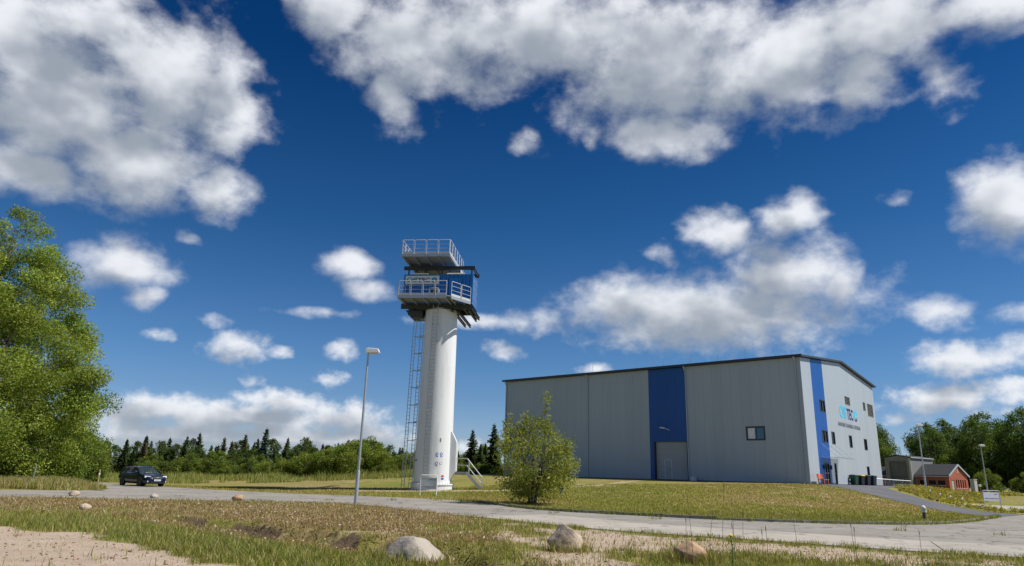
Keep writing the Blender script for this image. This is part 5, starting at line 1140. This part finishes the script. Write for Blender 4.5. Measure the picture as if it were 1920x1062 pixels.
for a0, a1 in ((.77, FW/2-.01), (FW/2+.01, FW-.77)):
    dl = MB().box((.2, a0, -.1), (.28, a1, 4.74)).build('door_leaf', 'concrete_door', ga)
    for z in (1.15, 2.15): MB().box((.15, a0+.02, z), (.199, a1-.02, z+.09)).build('door_rail', 'trim_dark', dl)
MB().box((-.12, .9, 4.76), (-.002, FW-.9, 5.0)).build('door_track', 'concrete_door', ga)
ax_, ay_ = gx_+bld.x*(FW+.1)+bgd.x*1.0, gy_+bld.y*(FW+.1)+bgd.y*1.0
an = thing('brick_annex', 'low brick wing with dark roof between hall corner and garage block', 'house', (ax_, ay_, BZ+.3), BR)
MB().box((0, 0, -.6), (5, 7, 2.35)).build('wall', 'brick', an); MB().prism([(-.3, 2.3), (2.5, 3.9), (5.3, 2.3), (5.3, 2.45), (2.5, 4.08), (-.3, 2.45)], lambda a, z: (a, 0.02, z), lambda a, z: (a, 7.2, z)).build('roof', 'roof_felt', an); MB().tube([(-.36, .02, 2.3), (-.36, 7.2, 2.3)], .08, 8).build('gutter', 'house_trim', an)
# ------------------------------------------------------------------ things by the entrance
bx_, by_2, _ = hall_pt(1.25, -.75)
bz_ = hz(bx_, by_2); be = thing('wooden_bench', 'orange wooden bench against the gable left of the entrance', 'bench', (bx_, by_2, max(bz_, 1.5)), HROT)
for k in range(3): MB().box((-.8, -.30+k*.16, .42), (.8, -.16+k*.16, .47)).build('seat_slat', 'wood_orange', be)
for k in range(2): MB().beam((-.8, .26+k*.03, .62+k*.2), (.8, .26+k*.03, .62+k*.2), .17, .04, (0, -1, .15)).build('back_slat', 'wood_orange', be)
for x in (-.6, .6):
    MB().beam((x, -.25, 0), (x, -.22, .42), .09, .09).build('leg', 'wood_orange', be); MB().beam((x, .2, 0), (x, .27, .92), .08, .08).build('leg', 'wood_orange', be)
def bin_(x, y, body, lid, label):
    o = thing('wheelie_bin', label, 'bin', (x, y, hz(x, y)), R(30), 'bins by the gable')
    bm = MB(); b0, b1 = (.22, .26), (.29, .36); v = []
    for (hx_, hy_), z in ((b0, .06), (b1, .94)): v += [(-hx_, -hy_, z), (hx_, -hy_, z), (hx_, hy_, z), (-hx_, hy_, z)]
    bm.add(v, [(0, 3, 2, 1), (4, 5, 6, 7), (0, 1, 5, 4), (1, 2, 6, 5), (2, 3, 7, 6), (3, 0, 4, 7)]).build('tub', body, o, bevel=.03)
    ld = MB(); ld.prism([(-.40, .945), (.40, .945), (.40, 1.0), (.1, 1.07), (-.36, 1.04)], lambda a, z: (-.32, a, z), lambda a, z: (.32, a, z)); ld.build('lid', lid, o, bevel=.02)
    for s_ in (-1, 1): MB().tube([(s_*.24, .27, .1), (s_*.30, .27, .1)], .1, 12).build('wheel', 'rubber', o)
    MB().tube([(-.25, .44, .95), (.25, .44, .95)], .018, 6).build('handle', body, o)
for px, cb, cl, lb_ in ((36.05, 'bin_green', 'bin_green', 'green wheelie bin first in the row at the gable'), (36.85, 'bin_dark', 'bin_yellow', 'dark wheelie bin with yellow lid at the gable'), (37.6, 'bin_dark', 'bin_dark', 'plain dark wheelie bin beside the yellow-lidded one'), (38.35, 'bin_dark', 'bin_dark', 'dark wheelie bin last in the row, next to the ramp railing')): bin_(px, 73.4+(px-36)*.35, cb, cl, lb_)
sb = thing('ash_post', 'short grey post with a black band beside the green bin', 'post', (35.45, 73.2, hz(35.45, 73.2)))
MB().lathe([(.11, 0), (.11, .62), (.09, .66)], 12).build('post', 'galvanised', sb, True); MB().lathe([(.115, .3), (.115, .45)], 12).build('band', 'rubber', sb); MB().lathe([(.13, .661), (.13, .74), (.05, .8)], 12).build('cap', 'rubber', sb)
# ramp with railing
rp = thing('ramp_railing', 'galvanised railing along the white ramp wall right of the bins', 'railing', (0, 0, 0))
r0, r1 = Vector((40.0, 76.6, 1.32)), Vector((44.2, 77.4, 1.18)); up_ = Vector((0, 0, .95))
MB().beam(r0-Vector((0, 0, .2)), r1-Vector((0, 0, .2)), .3, .45).build('ramp_wall', 'white_paint', rp)
for z in (.1, .95): MB().tube([r0+Vector((0, 0, z)), r1+Vector((0, 0, z))], .03, 6).build('rail', 'galvanised', rp)
for k in range(25): p = r0.lerp(r1, k/24); MB().tube([p, p+up_], .03 if k % 6 == 0 else .012, 5).build('post' if k % 6 == 0 else 'baluster', 'galvanised', rp)
# pillar, small posts and stakes
pz = hz(60.7, 92); pi = thing('stone_pillar', 'pale square gate pillar at the edge of the wood', 'pillar', (60.7, 92, pz), R(20))
MB().box((-.28, -.28, -.1), (.28, .28, 1.75)).build('shaft', 'pillar_stone', pi, bevel=.03); MB().box((-.32, -.32, 1.752), (.32, .32, 1.84)).build('cap', 'pillar_stone', pi, bevel=.02)
lp = thing('letter_post', 'small post with a pale box beside the gate pillar', 'post', (61.6, 92.2, hz(61.6, 92.2)))
MB().tube([(0, 0, 0), (0, 0, .9)], .04, 6).build('post', 'post_wood', lp); MB().box((-.14, -.1, .902), (.14, .1, 1.2)).build('box', 'white_box', lp, bevel=.02)
for x, y in ((38.9, 65.2), (37.4, 61.3), (37.0, 59.3), (37.1, 57.9)):
    o = thing('marker_stake', 'small white marker stake in the planted bank', 'stake', (x, y, hz(x, y)), .3, 'white stakes in the bank'); MB().tube([(0, 0, -.05), (0, 0, .5)], .025, 6).build('stake', 'post_wood', o); MB().box((-.07, -.02, .42), (.07, .02, .56)).build('tag', 'stake_white', o, bevel=.01)
o = thing('hydrant_post', 'short post with white and green cap standing in the lawn near the kerb', 'post', (20.9, 35.8, hz(20.9, 35.8)))
MB().lathe([(.09, -.1), (.08, .32), (.1, .34)], 10).build('post', 'bark', o, True); MB().lathe([(.115, .341), (.12, .5), (.09, .62), (.03, .66)], 10).build('cap', 'stake_white', o, True); MB().box((-.06, -.14, .4), (.04, -.09, .55)).build('band', 'door_green', o)
o = thing('lawn_box', 'small dark box on a stub in the lawn behind the willow shrub', 'post', (3.9, 50.5, hz(3.9, 50.5))); MB().box((-.09, -.09, -.05), (.09, .09, .3)).build('stub', 'post_grey', o); MB().box((-.15, -.15, .302), (.15, .15, .55)).build('box', 'bin_dark', o, bevel=.02)
o = thing('leaning_post', 'thin grey post leaning in front of the big leafy tree', 'post', (-31.24, 47.0, hz(-31.24, 47.0))); MB().beam((0, 0, -.1), (.1, 0, 1.35), .07, .07).build('post', 'post_grey', o); MB().beam((.1, 0, 1.352), (.103, 0, 1.4), .085, .085).build('cap', 'post_grey', o)
o = thing('wooden_post', 'weathered yellow wooden post beside the car', 'post', (-31.0, 54.2, hz(-31.0, 54.2))); MB().lathe([(.06, -.1), (.06, 1.1), (.02, 1.16)], 8).build('post', 'post_wood', o); MB().lathe([(.065, .8), (.065, .9)], 8).build('band', 'stake_white', o)
wbx, wby, _ = hall_pt(-.5, 11.2); o = thing('white_crate', 'small white box on the ground by the gate downpipe', 'box', (wbx, wby, hz(wbx, wby)), HROT); MB().box((-.22, -.25, 0), (.22, .25, .38)).build('box', 'white_box', o, bevel=.03); MB().box((-.24, -.27, .381), (.24, .27, .42)).build('lid', 'white_box', o)
